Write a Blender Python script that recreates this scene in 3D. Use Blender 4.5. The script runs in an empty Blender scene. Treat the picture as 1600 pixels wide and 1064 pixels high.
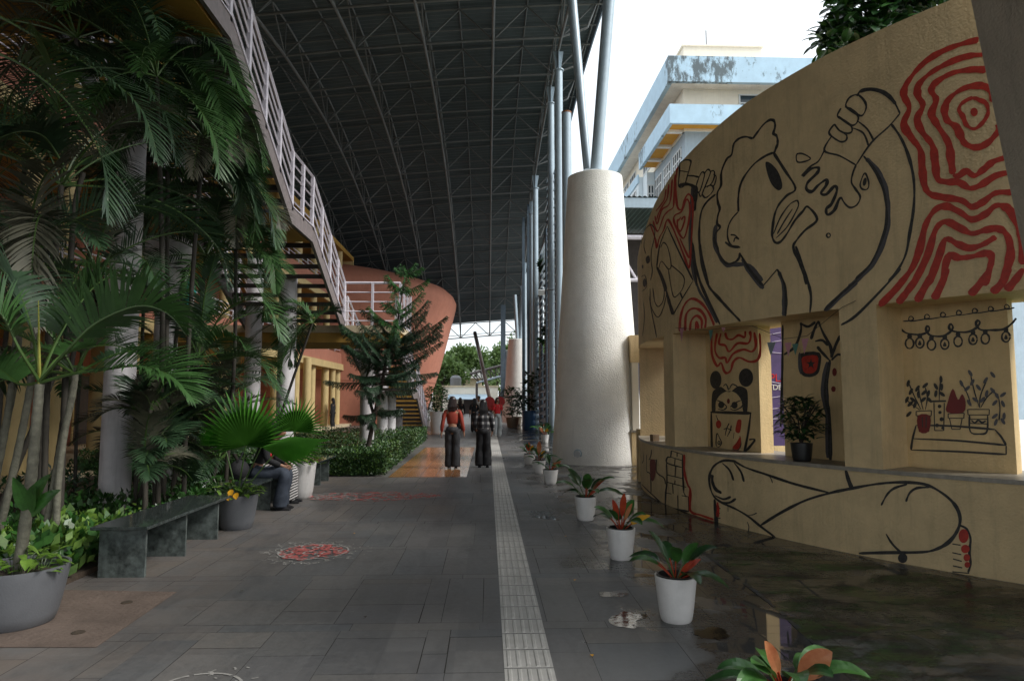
import bpy, bmesh, math, random
from mathutils import Vector as V, Matrix, noise
from mathutils.geometry import tessellate_polygon
random.seed(7)
scene = bpy.context.scene
R_ = math.radians
# ---------------- camera ----------------
FX = 1067.0
PITCH = math.atan(90/FX); YAW = math.atan(38/FX*math.cos(PITCH))
cd = bpy.data.cameras.new('camera'); cd.sensor_width = 36; cd.lens = 36*FX/1600; cd.clip_start = .05; cd.clip_end = 2000
cam = bpy.data.objects.new('camera', cd); scene.collection.objects.link(cam)
cam.location = (0, 0, 1.6); cam.rotation_euler = (math.pi/2+PITCH, 0, -YAW); scene.camera = cam
# ---------------- world, sun, exposure ----------------
SUN_EL, SUN_AZ = R_(42), R_(108)      # azimuth measured from +Y towards +X
w = bpy.data.worlds.new('World'); scene.world = w; w.use_nodes = True
nt = w.node_tree; N = nt.nodes; L = nt.links; N.clear()
out = N.new('ShaderNodeOutputWorld'); bg = N.new('ShaderNodeBackground'); bg.inputs[1].default_value = .1
sky = N.new('ShaderNodeTexSky'); sky.sky_type = 'NISHITA'; sky.sun_disc = False
sky.sun_elevation = SUN_EL; sky.sun_rotation = SUN_AZ; sky.dust_density = 3
mx = N.new('ShaderNodeMix'); mx.data_type = 'RGBA'
tc = N.new('ShaderNodeTexCoord'); nz = N.new('ShaderNodeTexNoise'); nz.inputs['Scale'].default_value = 2.2; nz.inputs['Detail'].default_value = 6
mr = N.new('ShaderNodeMapRange'); mr.inputs['From Min'].default_value = .35; mr.inputs['From Max'].default_value = .62
mr.inputs['To Min'].default_value = .55; mr.inputs['To Max'].default_value = .93
L.new(tc.outputs['Generated'], nz.inputs['Vector']); L.new(nz.outputs['Fac'], mr.inputs['Value'])
L.new(mr.outputs[0], mx.inputs['Factor']); L.new(sky.outputs[0], mx.inputs[6]); mx.inputs[7].default_value = (12.2, 12.9, 13.4, 1)
L.new(mx.outputs[2], bg.inputs[0]); L.new(bg.outputs[0], out.inputs[0])
ld = bpy.data.lights.new('sun', 'SUN'); ld.energy = 2.9; ld.angle = R_(22); ld.color = (1, .975, .93)
sun = bpy.data.objects.new('sun', ld); scene.collection.objects.link(sun)
sdir = V((math.sin(SUN_AZ)*math.cos(SUN_EL), math.cos(SUN_AZ)*math.cos(SUN_EL), math.sin(SUN_EL)))
sun.rotation_euler = sdir.to_track_quat('Z', 'Y').to_euler()
scene.view_settings.view_transform = 'Standard'; scene.view_settings.look = 'None'
scene.view_settings.exposure = 0.42; scene.view_settings.gamma = 1
scene.cycles.use_denoising = True; scene.cycles.max_bounces = 7; scene.cycles.diffuse_bounces = 4; scene.cycles.glossy_bounces = 3
scene.cycles.sample_clamp_indirect = 4; scene.cycles.caustics_reflective = False; scene.cycles.caustics_refractive = False
# ---------------- pixel -> world (the photograph is 1600x1064) ----------------
FW = V((math.sin(YAW)*math.cos(PITCH), math.cos(YAW)*math.cos(PITCH), math.sin(PITCH)))
RT = V((math.cos(YAW), -math.sin(YAW), 0)); UP = RT.cross(FW); C0 = V((0, 0, 1.6))
def ray(x, y): return (FW*FX+RT*(x-800)+UP*(532-y)).normalized()
def gz(x, y, z=0): d = ray(x, y); return C0+d*((z-1.6)/d.z)
def aY(x, y, Y): d = ray(x, y); return C0+d*(Y/d.y)
def aX(x, y, X): d = ray(x, y); return C0+d*(X/d.x)
CX, CY, CR = 10.60, 11.10, 7.93      # the round mural wall
def cyl(x, y, r=CR):
    d = ray(x, y); a = d.x**2+d.y**2; b = -2*(CX*d.x+CY*d.y); c = CX*CX+CY*CY-r*r
    D = max(b*b-4*a*c, 0); return C0+d*((-b-math.sqrt(D))/(2*a))
def phi_of(p): return math.atan2(CY-p.y, CX-p.x)
def on_cyl(phi, z, r): return V((CX-r*math.cos(phi), CY-r*math.sin(phi), z))
# ---------------- materials ----------------
def mat(name, col, rough=.6, var=.12, scale=6, bump=0, bscale=60, metal=0, spec=.5, col2=None, stain=0, trans=0, rvar=0, gen=False):
    m = bpy.data.materials.new(name); m.use_nodes = True; nt = m.node_tree; N = nt.nodes; L = nt.links
    b = N['Principled BSDF']; b.inputs['Roughness'].default_value = rough; b.inputs['Metallic'].default_value = metal
    b.inputs['Specular IOR Level'].default_value = spec
    geo = N.new('ShaderNodeTexCoord'); src = geo.outputs['Object']
    nz = N.new('ShaderNodeTexNoise'); nz.inputs['Scale'].default_value = scale; nz.inputs['Detail'].default_value = 8; nz.inputs['Roughness'].default_value = .65
    L.new(src, nz.inputs['Vector'])
    rmp = N.new('ShaderNodeValToRGB'); rmp.color_ramp.elements[0].position = .3; rmp.color_ramp.elements[1].position = .72
    c = V(col[:3]); a = c*(1-var); e = V(col2[:3]) if col2 else c*(1+var)
    rmp.color_ramp.elements[0].color = (*a, 1); rmp.color_ramp.elements[1].color = (*[min(x, 1) for x in e], 1)
    L.new(nz.outputs['Fac'], rmp.inputs[0]); last = rmp.outputs[0]
    if stain:
        mp = N.new('ShaderNodeMapping'); mp.inputs['Scale'].default_value = (5, 5, .5); L.new(src, mp.inputs[0])
        n2 = N.new('ShaderNodeTexNoise'); n2.inputs['Scale'].default_value = 1.6; n2.inputs['Detail'].default_value = 9; n2.inputs['Roughness'].default_value = .75
        L.new(mp.outputs[0], n2.inputs['Vector'])
        r2 = N.new('ShaderNodeMapRange'); r2.inputs['From Min'].default_value = .5; r2.inputs['From Max'].default_value = .75; r2.inputs['To Max'].default_value = stain
        L.new(n2.outputs['Fac'], r2.inputs['Value'])
        mm = N.new('ShaderNodeMix'); mm.data_type = 'RGBA'; L.new(r2.outputs[0], mm.inputs['Factor']); L.new(last, mm.inputs[6]); mm.inputs[7].default_value = (*(c*.25), 1); last = mm.outputs[2]
    L.new(last, b.inputs['Base Color'])
    if bump:
        n3 = N.new('ShaderNodeTexNoise'); n3.inputs['Scale'].default_value = bscale; n3.inputs['Detail'].default_value = 4; L.new(src, n3.inputs['Vector'])
        bp = N.new('ShaderNodeBump'); bp.inputs['Strength'].default_value = bump; bp.inputs['Distance'].default_value = .02
        L.new(n3.outputs['Fac'], bp.inputs['Height']); L.new(bp.outputs[0], b.inputs['Normal'])
    if rvar:
        r3 = N.new('ShaderNodeMapRange'); r3.inputs['To Min'].default_value = max(rough-rvar, .02); r3.inputs['To Max'].default_value = rough+rvar
        L.new(nz.outputs['Fac'], r3.inputs['Value']); L.new(r3.outputs[0], b.inputs['Roughness'])
    if trans:
        tr = N.new('ShaderNodeBsdfTranslucent'); L.new(last, tr.inputs[0]); ms = N.new('ShaderNodeMixShader'); ms.inputs[0].default_value = trans
        L.new(b.outputs[0], ms.inputs[1]); L.new(tr.outputs[0], ms.inputs[2]); L.new(ms.outputs[0], N['Material Output'].inputs[0])
    return m
M = {}
def mk(k, *a, **kw): M[k] = mat(k, *a, **kw)
mk('plaster_yellow', (.70, .53, .295), .8, .12, 3, .5, 40, stain=.32)
mk('plaster_panel', (.66, .485, .25), .8, .12, 3, .4, 45, stain=.28)
mk('plaster_pale', (.58, .48, .32), .85, .1, 3, .5, 60, stain=.25)
mk('plaster_grey', (.48, .42, .34), .85, .12, 3, .6, 40, stain=.3)
mk('render_white', (.84, .83, .79), .9, .07, 2.5, .9, 42, stain=.12)
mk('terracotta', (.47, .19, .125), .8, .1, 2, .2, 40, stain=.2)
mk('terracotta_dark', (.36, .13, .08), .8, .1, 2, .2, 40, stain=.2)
mk('ochre', (.42, .24, .045), .75, .12, 2, .2, 40, stain=.3)
mk('column_yellow', (.62, .47, .22), .65, .1, 2, .2, 40, stain=.2)
mk('column_white', (.62, .59, .60), .6, .1, 4, .25, 40, stain=.35)
mk('steel_roof', (.155, .165, .17), .5, .15, 3, metal=.2)
mk('deck', (.075, .10, .112), .55, .2, .8, metal=.2)
mk('steel_blue', (.36, .45, .52), .4, .1, 4, metal=.1, stain=.25)
mk('steel_blue_dark', (.10, .14, .18), .45, .2, 4, metal=.2)
mk('steel_dark', (.07, .055, .05), .5, .2, 8)
mk('rust', (.22, .09, .04), .8, .3, 30)
mk('rail_white', (.66, .62, .68), .35, .08, 8, stain=.2)
mk('stringer', (.20, .165, .16), .5, .2, 10, stain=.4)
mk('granite', (.016, .022, .020), .07, .5, 25, col2=(.07, .085, .08), rvar=.05)
mk('granite_side', (.035, .045, .042), .35, .5, 14, col2=(.16, .19, .18), stain=.4)
mk('stone_sill', (.30, .27, .22), .4, .2, 12, stain=.3)
mk('pot_grey', (.12, .125, .135), .45, .08, 10, .1, 80)
mk('pot_white', (.66, .64, .62), .45, .08, 9, .1, 60, stain=.38)
mk('pot_black', (.015, .015, .015), .4, .1, 10)
mk('pot_clay', (.42, .33, .25), .8, .15, 10)
mk('barrel_blue', (.02, .09, .22), .4, .1, 10)
mk('soil', (.05, .035, .022), .95, .4, 40, .6, 60)
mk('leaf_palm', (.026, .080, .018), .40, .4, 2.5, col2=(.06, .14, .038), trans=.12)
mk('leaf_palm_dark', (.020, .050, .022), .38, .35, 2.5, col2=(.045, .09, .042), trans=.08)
mk('leaf_fan_shade', (.03, .12, .012), .38, .2, 5, trans=.3)
mk('leaf_palm_grey', (.055, .06, .04), .55, .3, 3, col2=(.11, .105, .07), trans=.1)
mk('leaf_fan', (.07, .25, .025), .38, .25, 5, col2=(.11, .34, .04), trans=.4)
mk('leaf_pothos', (.08, .20, .02), .4, .35, 12, col2=(.22, .36, .06), trans=.25)
mk('leaf_green', (.024, .082, .016), .38, .35, 9, col2=(.055, .17, .03), trans=.2)
mk('leaf_dark', (.014, .05, .014), .3, .35, 9, col2=(.03, .085, .025), trans=.1)
mk('leaf_needle', (.012, .04, .016), .6, .35, 4, col2=(.02, .065, .022))
mk('leaf_needle_new', (.025, .11, .02), .6, .3, 4, col2=(.04, .16, .03))
mk('leaf_orange', (.46, .13, .055), .4, .2, 12, col2=(.58, .25, .11), trans=.25)
mk('leaf_red', (.36, .028, .016), .35, .2, 12, col2=(.46, .08, .025), trans=.25)
mk('leaf_yellow', (.70, .36, .02), .5, .2, 12, trans=.2)
mk('hedge_leaf', (.035, .10, .015), .45, .5, 5, col2=(.12, .22, .04), trans=.2)
mk('tree_far', (.06, .13, .03), .6, .45, 1.2, col2=(.16, .26, .07), trans=.2)
mk('petiole', (.05, .10, .02), .4, .2, 10)
mk('petiole_yellow', (.22, .22, .03), .4, .2, 10)
mk('palm_trunk', (.10, .095, .07), .7, .3, 14, .4, 40, col2=(.17, .165, .12))
mk('palm_trunk_dark', (.035, .03, .022), .8, .3, 14)
mk('bark', (.05, .038, .03), .9, .3, 14, .6, 40)
mk('ink', (.020, .020, .022), .6, .45, 22, col2=(.055, .05, .045))
mk('ink_grey', (.085, .08, .085), .6, .2, 8)
mk('red_paint', (.46, .034, .018), .55, .28, 16)
mk('maroon_paint', (.16, .012, .01), .55, .14, 6)
mk('chalk_red', (.40, .10, .09), .9, .45, 25)
mk('chalk_white', (.30, .29, .27), .9, .3, 25)
mk('skin', (.30, .15, .09), .5, .08, 6)
mk('hair', (.010, .008, .008), .4, .3, 30)
mk('hair_brown', (.022, .011, .009), .4, .3, 30)
mk('knit_rust', (.25, .03, .014), .8, .12, 30, .3, 200)
mk('denim_black', (.025, .026, .03), .8, .3, 14, .3, 120)
mk('denim_blue', (.035, .045, .065), .8, .3, 10, .3, 120)
mk('denim_pale', (.42, .44, .44), .8, .12, 10)
mk('cloth_black', (.010, .010, .012), .85, .3, 20)
mk('cloth_white', (.70, .70, .68), .8, .08, 20)
mk('cloth_red', (.55, .012, .015), .7, .12, 12)
mk('cloth_teal', (.01, .28, .26), .6, .12, 12)
mk('cloth_orange', (.55, .09, .03), .7, .12, 12)
mk('shoe_white', (.6, .6, .58), .6, .1, 20)
mk('screen', (.02, .02, .025), .15, .1, 10)
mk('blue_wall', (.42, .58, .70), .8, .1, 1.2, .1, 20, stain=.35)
mk('pale_wall', (.62, .70, .74), .8, .06, 1, stain=.2)
mk('cream_wall', (.80, .74, .62), .8, .06, 1, stain=.15)
mk('white_soffit', (.82, .80, .75), .85, .14, 1, stain=.35)
mk('orange_soffit', (.62, .30, .03), .7, .1, 1.5, stain=.2)
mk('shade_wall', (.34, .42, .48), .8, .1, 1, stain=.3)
mk('mould', (.03, .035, .025), .9, .4, 3)
mk('glass_dark', (.03, .045, .055), .12, .2, 2)
mk('frame_white', (.6, .62, .62), .5, .05, 5)
mk('roof_green', (.08, .12, .11), .5, .2, 2)
mk('sheet_blue', (.40, .52, .62), .45, .12, 2)
mk('flag_pink', (.62, .30, .36), .6, .1, 10, trans=.2)
mk('flag_green', (.10, .24, .20), .6, .1, 10, trans=.2)
mk('flag_grey', (.30, .35, .38), .6, .1, 10, trans=.2)
mk('banner_purple', (.075, .045, .16), .5, .25, 3)
mk('banner_line', (.50, .46, .62), .5, .1, 3)
mk('banner_navy', (.015, .03, .10), .5, .2, 3)
mk('prop_red', (.50, .015, .012), .4, .1, 5)
mk('lamp_glass', (.55, .57, .58), .2, .05, 5)
mk('wood', (.20, .13, .07), .6, .25, 12)
# ---------------- mesh collector ----------------
COL = scene.collection
class MB:
    def __init__(s): s.v = []; s.f = []; s.m = []; s.names = []
    def mi(s, k):
        if k not in s.names: s.names.append(k)
        return s.names.index(k)
    def add(s, vs, fs, k):
        o = len(s.v); i = s.mi(k); s.v += [tuple(p) for p in vs]
        for f in fs: s.f.append(tuple(o+a for a in f)); s.m.append(i)
    def box(s, c, d, k, rz=0, ry=0, rx=0):
        m = Matrix.Rotation(rz, 3, 'Z') @ Matrix.Rotation(ry, 3, 'Y') @ Matrix.Rotation(rx, 3, 'X'); c = V(c)
        vs = [c+m @ V((x*d[0]/2, y*d[1]/2, z*d[2]/2)) for x in (-1, 1) for y in (-1, 1) for z in (-1, 1)]
        s.add(vs, [(0, 1, 3, 2), (4, 6, 7, 5), (0, 4, 5, 1), (2, 3, 7, 6), (0, 2, 6, 4), (1, 5, 7, 3)], k)
    def bb(s, a, b, k): s.box([(a[i]+b[i])/2 for i in range(3)], [abs(b[i]-a[i]) for i in range(3)], k)
    def tube(s, pts, rad, k, n=10, caps=True, sx=1.0, up=None):
        pts = [V(p) for p in pts]
        if not hasattr(rad, '__len__'): rad = [rad]*len(pts)
        rings = []; prev = None
        for i, p in enumerate(pts):
            t = (pts[min(i+1, len(pts)-1)]-pts[max(i-1, 0)]).normalized()
            if prev is None:
                u = V(up) if up else (V((1, 0, 0)) if abs(t.z) > .7 else V((0, 0, 1)))
                prev = u
            u = (prev-t*prev.dot(t)).normalized(); prev = u; w_ = t.cross(u)
            r = rad[i]; r = r if hasattr(r, '__len__') else (r, r*sx)
            rings.append([p+u*(r[0]*math.cos(2*math.pi*j/n))+w_*(r[1]*math.sin(2*math.pi*j/n)) for j in range(n)])
        vs = [q for r in rings for q in r]; fs = []
        for i in range(len(rings)-1):
            for j in range(n): a = i*n+j; b = i*n+(j+1) % n; fs.append((a, b, b+n, a+n))
        if caps: fs.append(tuple(range(n-1, -1, -1))); fs.append(tuple(len(vs)-n+j for j in range(n)))
        s.add(vs, fs, k)
    def bar(s, a, b, wd, k, h=None): s.tube([a, b], [(h or wd, wd)]*2 if False else wd*.7071, k, 4)
    def lathe(s, prof, c, k, n=28, cap=True):
        c = V(c); vs = []; fs = []
        for r, z in prof: vs += [c+V((r*math.cos(2*math.pi*j/n), r*math.sin(2*math.pi*j/n), z)) for j in range(n)]
        for i in range(len(prof)-1):
            for j in range(n): a = i*n+j; b = i*n+(j+1) % n; fs.append((a, b, b+n, a+n))
        if cap: fs.append(tuple(range(n-1, -1, -1))); fs.append(tuple(len(vs)-n+j for j in range(n)))
        s.add(vs, fs, k)
    def prism(s, poly, d, k):
        poly = [V(p) for p in poly]; d = V(d); n = len(poly)
        tri = tessellate_polygon([poly])
        vs = poly+[p+d for p in poly]; fs = [tuple(t) for t in tri]+[tuple(a+n for a in t[::-1]) for t in tri]
        for i in range(n): j = (i+1) % n; fs.append((i, j, j+n, i+n))
        s.add(vs, fs, k)
    def ball(s, c, r, k, nu=12, nv=8, m=None):
        c = V(c); r = r if hasattr(r, '__len__') else (r, r, r); vs = []; fs = []
        for i in range(nv+1):
            th = math.pi*i/nv
            for j in range(nu):
                ph = 2*math.pi*j/nu; q = V((r[0]*math.sin(th)*math.cos(ph), r[1]*math.sin(th)*math.sin(ph), r[2]*math.cos(th)))
                vs.append(c+(m @ q if m else q))
        for i in range(nv):
            for j in range(nu): a = i*nu+j; b = i*nu+(j+1) % nu; fs.append((a, a+nu, b+nu, b))
        s.add(vs, fs, k)
    def build(s, name, parent=None, smooth=False, bev=0):
        me = bpy.data.meshes.new(name); me.from_pydata(s.v, [], s.f); me.update()
        for k in s.names: me.materials.append(M[k])
        me.polygons.foreach_set('material_index', s.m)
        if smooth:
            me.polygons.foreach_set('use_smooth', [True]*len(me.polygons)); me.update()
            try: me.set_sharp_from_angle(angle=R_(40))
            except Exception: pass
        o = bpy.data.objects.new(name, me); COL.objects.link(o)
        if parent: attach(o, parent)
        if bev:
            b = o.modifiers.new('bev', 'BEVEL'); b.width = bev; b.segments = 2; b.limit_method = 'ANGLE'
        return o
def attach(o, parent):
    o.parent = parent
    # vertices are written in world space: cancel the parent's placement
    pm = parent['_m'] if False else parent_matrix(parent)
    o.matrix_parent_inverse = pm.inverted()
def parent_matrix(p):
    m = Matrix.Translation(p.location) @ p.rotation_euler.to_matrix().to_4x4()
    if p.parent: m = parent_matrix(p.parent) @ p.matrix_parent_inverse @ m
    return m
def tag(o, label=None, cat=None, group=None, kind=None):
    if label: o['label'] = label
    if cat: o['category'] = cat
    if group: o['group'] = group
    if kind: o['kind'] = kind
    return o
def thing(name, loc, label, cat, group=None, rz=0):
    o = bpy.data.objects.new(name, None); COL.objects.link(o); o.empty_display_size = .1
    o.location = loc; o.rotation_euler = (0, 0, rz); return tag(o, label, cat, group)
def struct(mb, name, **k): return tag(mb.build(name, **k), kind='structure')
def smoothline(pts, n=6):
    if len(pts) < 3: return [tuple(p) for p in pts]
    P = [V((*p, 0)) if len(p) == 2 else V(p) for p in pts]; o = []
    closed = (P[0]-P[-1]).length < 1e-6
    for i in range(len(P)-1):
        p0 = P[i-1] if i else (P[-2] if closed else P[0]); p3 = P[i+2] if i+2 < len(P) else (P[1] if closed else P[-1]); p1, p2 = P[i], P[i+1]
        for j in range(n):
            t = j/n; o.append(.5*((2*p1)+(p2-p0)*t+(2*p0-5*p1+4*p2-p3)*t*t+(3*p1-p0-3*p2+p3)*t**3))
    o.append(P[-1]); d = len(pts[0]); return [tuple(q[:d]) for q in o]
# ================= GROUND =================
def paving_mat(tint=None):
    m = bpy.data.materials.new('paving'); m.use_nodes = True; nt = m.node_tree; N = nt.nodes; L = nt.links; b = N['Principled BSDF']
    def n(t, **k):
        x = N.new(t)
        for a, c in k.items(): setattr(x, a, c)
        return x
    def math_(op, a, b_=None, cl=False):
        x = n('ShaderNodeMath', operation=op, use_clamp=cl)
        for i, q in enumerate((a, b_)):
            if q is None: continue
            if isinstance(q, (int, float)): x.inputs[i].default_value = q
            else: L.new(q, x.inputs[i])
        return x.outputs[0]
    def rng(v, a, c, d=0, e=1):
        x = n('ShaderNodeMapRange'); L.new(v, x.inputs['Value']); x.inputs['From Min'].default_value = a; x.inputs['From Max'].default_value = c
        x.inputs['To Min'].default_value = d; x.inputs['To Max'].default_value = e; return x.outputs[0]
    def mix(f, a, c, bt='MIX'):
        x = n('ShaderNodeMix', data_type='RGBA', blend_type=bt)
        if isinstance(f, (int, float)): x.inputs['Factor'].default_value = f
        else: L.new(f, x.inputs['Factor'])
        for i, q in ((6, a), (7, c)):
            if isinstance(q, tuple): x.inputs[i].default_value = (*q, 1)
            else: L.new(q, x.inputs[i])
        return x.outputs[2]
    tc = n('ShaderNodeTexCoord'); P = tc.outputs['Object']; sep = n('ShaderNodeSeparateXYZ'); L.new(P, sep.inputs[0])
    def noise_(sc, det=6, ro=.6, v=None, dist=0):
        x = n('ShaderNodeTexNoise'); x.inputs['Scale'].default_value = sc; x.inputs['Detail'].default_value = det; x.inputs['Roughness'].default_value = ro; x.inputs['Distortion'].default_value = dist
        L.new(v or P, x.inputs['Vector']); return x.outputs['Fac']
    def brick(wd, ht, off, rot, loc=(0, 0, 0)):
        mp = n('ShaderNodeMapping'); mp.inputs['Rotation'].default_value = (0, 0, rot); mp.inputs['Location'].default_value = loc; L.new(P, mp.inputs[0])
        x = n('ShaderNodeTexBrick'); x.offset = off; x.inputs['Scale'].default_value = 1; x.inputs['Brick Width'].default_value = wd; x.inputs['Row Height'].default_value = ht
        x.inputs['Mortar Size'].default_value = .0035; x.inputs['Mortar Smooth'].default_value = .3; x.inputs['Bias'].default_value = 0
        x.inputs['Color1'].default_value = (0, 0, 0, 1); x.inputs['Color2'].default_value = (1, 1, 1, 1); x.inputs['Mortar'].default_value = (.5, .5, .5, 1)
        L.new(mp.outputs[0], x.inputs['Vector']); return x
    b1 = brick(.60, .305, .42, math.pi/2, (0, -.11, 0)); b1.squash = .7; b1.squash_frequency = 3; b2 = brick(.60, .45, .37, math.pi/2, (.3, .2, 0))
    b2.squash = 1.6; b2.squash_frequency = 2
    isr = rng(sep.outputs[0], .24, .26)
    f = mix(isr, b2.outputs['Color'], b1.outputs['Color']); mo = mix(isr, b2.outputs['Fac'], b1.outputs['Fac'])
    bw = n('ShaderNodeRGBToBW'); L.new(mo, bw.inputs[0]); mort = bw.outputs[0]
    n1 = noise_(.9, 8, .7); n2 = noise_(22, 6, .7); n3 = noise_(3.2, 8, .65, dist=.4)
    base = mix(rng(n1, .3, .7), (.085, .087, .089), (.14, .138, .134))
    base = mix(.42, base, mix(f, (.06, .062, .066), (.175, .17, .163)))
    base = mix(rng(n2, .35, .75, 0, .4), base, (.19, .18, .165))
    # brown earth carried in from the planting beds on the left
    left = math_('MULTIPLY', rng(sep.outputs[0], -1.0, -3.2), rng(n3, .3, .6, .25, 1), True)
    base = mix(math_('MULTIPLY', left, .55), base, (.165, .122, .095))
    gr = n('ShaderNodeMapping'); gr.inputs['Scale'].default_value = (1, .35, 1); L.new(P, gr.inputs[0])
    base = mix(rng(noise_(2.6, 9, .75, gr.outputs[0], .3), .48, .68, 0, .55), base, (.05, .05, .052))
    base = mix(rng(noise_(7, 9, .8), .60, .72, 0, .5), base, (.26, .25, .235))
    tr = math_('MULTIPLY', rng(noise_(.35, 6, .7), .45, .6), .35)
    base = mix(tr, base, (.125, .115, .105))
    if tint: mort = 0.0; base = mix(1.0, base, tint, 'MULTIPLY')
    else: base = mix(mort, base, (.035, .032, .03))
    # wet patches right of the tactile strip
    wn = noise_(.85, 7, .55, dist=.6)
    reg = rng(sep.outputs[0], .2, 1.6, -.16, .10)
    wet = rng(math_('ADD', wn, reg), .50, .56)
    pud = rng(math_('ADD', noise_(1.25, 6, .5, dist=.8), reg), .585, .605)
    base = mix(wet, base, mix(.62, base, (.02, .018, .015)))
    L.new(base, b.inputs['Base Color'])
    ro = math_('SUBTRACT', rng(n2, .3, .7, .42, .60), math_('MULTIPLY', wet, .24))
    ro = math_('ADD', ro, math_('MULTIPLY', mort, .2))
    x = n('ShaderNodeMix', data_type='FLOAT'); L.new(pud, x.inputs[0]); L.new(ro, x.inputs[2]); x.inputs[3].default_value = .035
    L.new(x.outputs[0], b.inputs['Roughness'])
    hgt = math_('SUBTRACT', math_('ADD', math_('MULTIPLY', n2, .25), math_('MULTIPLY', n3, .3)), mort)
    hgt = math_('MULTIPLY', hgt, math_('SUBTRACT', 1, math_('MULTIPLY', pud, .97)))
    bp = n('ShaderNodeBump'); bp.inputs['Strength'].default_value = .35; bp.inputs['Distance'].default_value = .006; L.new(hgt, bp.inputs['Height']); L.new(bp.outputs[0], b.inputs['Normal'])
    return m
M['paving'] = paving_mat()
TINTS = [(1.0, 1.02, 1.04), (.92, .94, .97), (1.08, 1.08, 1.07), (.88, .94, 1.0), (1.05, 1.02, .98), (.97, .99, 1.03), (1.16, 1.16, 1.14)]
for i, t_ in enumerate(TINTS): M['slab%d' % i] = paving_mat(t_)
M['joint'] = mat('joint', (.028, .025, .022), .9, .4, 20)
def tactile_mat():
    m = mat('tactile', (.43, .42, .395), .55, .14, 5, stain=.25); return m
M['tactile'] = tactile_mat()
def painted_mat():
    """faded floor painting: greens, blues and browns over wet slabs"""
    m = bpy.data.materials.new('painted_floor'); m.use_nodes = True; N = m.node_tree.nodes; L = m.node_tree.links; b = N['Principled BSDF']
    tc = N.new('ShaderNodeTexCoord'); mp = N.new('ShaderNodeMapping'); mp.inputs['Scale'].default_value = (.8, 1.6, 1); mp.inputs['Rotation'].default_value = (0, 0, .3); L.new(tc.outputs['Object'], mp.inputs[0])
    def nz(sc, d=7, r=.65, di=0):
        x = N.new('ShaderNodeTexNoise'); x.inputs['Scale'].default_value = sc; x.inputs['Detail'].default_value = d; x.inputs['Roughness'].default_value = r; x.inputs['Distortion'].default_value = di; L.new(mp.outputs[0], x.inputs['Vector']); return x.outputs['Fac']
    def ramp(src, st):
        x = N.new('ShaderNodeValToRGB'); e = x.color_ramp.elements; e[0].position, e[0].color = st[0][0], (*st[0][1], 1); e[1].position, e[1].color = st[-1][0], (*st[-1][1], 1)
        for p, c in st[1:-1]: q = e.new(p); q.color = (*c, 1)
        L.new(src, x.inputs[0]); return x.outputs[0]
    a = ramp(nz(1.3, 9, .7, .8), [(.28, (.07, .13, .16)), (.35, (.024, .040, .048)), (.43, (.030, .027, .022)), (.49, (.020, .060, .020)), (.54, (.055, .12, .028)), (.58, (.026, .030, .024)), (.66, (.030, .028, .024)), (.69, (.09, .14, .16)), (.76, (.04, .04, .036))])
    f = ramp(nz(14, 8, .75), [(.35, (.35, .35, .35)), (.7, (1.3, 1.3, 1.3))]); mx = N.new('ShaderNodeMix'); mx.data_type = 'RGBA'; mx.blend_type = 'MULTIPLY'; mx.inputs['Factor'].default_value = .8; L.new(a, mx.inputs[6]); L.new(f, mx.inputs[7])
    br = N.new('ShaderNodeTexBrick'); br.inputs['Scale'].default_value = 1; br.inputs['Brick Width'].default_value = .6; br.inputs['Row Height'].default_value = .305; br.inputs['Mortar Size'].default_value = .004; m2 = N.new('ShaderNodeMapping'); m2.inputs['Rotation'].default_value = (0, 0, math.pi/2); L.new(tc.outputs['Object'], m2.inputs[0]); L.new(m2.outputs[0], br.inputs['Vector'])
    my = N.new('ShaderNodeMix'); my.data_type = 'RGBA'; L.new(br.outputs['Fac'], my.inputs['Factor']); L.new(mx.outputs[2], my.inputs[6]); my.inputs[7].default_value = (.006, .006, .005, 1); L.new(my.outputs[2], b.inputs['Base Color'])
    r = N.new('ShaderNodeMapRange'); r.inputs['From Min'].default_value = .4; r.inputs['From Max'].default_value = .6; r.inputs['To Min'].default_value = .22; r.inputs['To Max'].default_value = .55; L.new(nz(2.1), r.inputs['Value']); L.new(r.outputs[0], b.inputs['Roughness'])
    bp = N.new('ShaderNodeBump'); bp.inputs['Strength'].default_value = .2; bp.inputs['Distance'].default_value = .004; L.new(nz(30), bp.inputs['Height']); L.new(bp.outputs[0], b.inputs['Normal'])
    # the paint is worn through in patches: the wet slabs show between them
    wr = N.new('ShaderNodeMapRange'); wr.inputs['From Min'].default_value = .44; wr.inputs['From Max'].default_value = .56; wr.inputs['To Max'].default_value = .85; L.new(nz(1.7, 10, .75, .5), wr.inputs['Value'])
    tr = N.new('ShaderNodeBsdfTransparent'); ms = N.new('ShaderNodeMixShader'); L.new(wr.outputs[0], ms.inputs[0]); L.new(tr.outputs[0], ms.inputs[1]); L.new(b.outputs[0], ms.inputs[2]); L.new(ms.outputs[0], N['Material Output'].inputs[0]); return m
M['orange_tile'] = mat('orange_tile', (.36, .165, .07), .16, .05, .8, .05, 12, rvar=.05)
M['orange_grout'] = mat('orange_grout', (.2, .1, .05), .8)
M['painted_green'] = painted_mat() if True else mat('painted_green', (.010, .028, .010), .30, .5, 1.5, .15, 30, col2=(.035, .075, .022), rvar=.2)
M['painted_blue'] = mat('painted_blue', (.020, .026, .032), .35, .5, 5, .1, 30, col2=(.02, .045, .085), rvar=.2)
M['painted_brown'] = mat('painted_brown', (.03, .022, .014), .35, .4, 4, .15, 30, rvar=.2)
M['concrete_patch'] = mat('concrete_patch', (.135, .10, .08), .8, .3, 2.2, .5, 30, stain=.3)
M['earth'] = mat('earth', (.06, .042, .028), .95, .4, 8, .6, 30)
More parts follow.
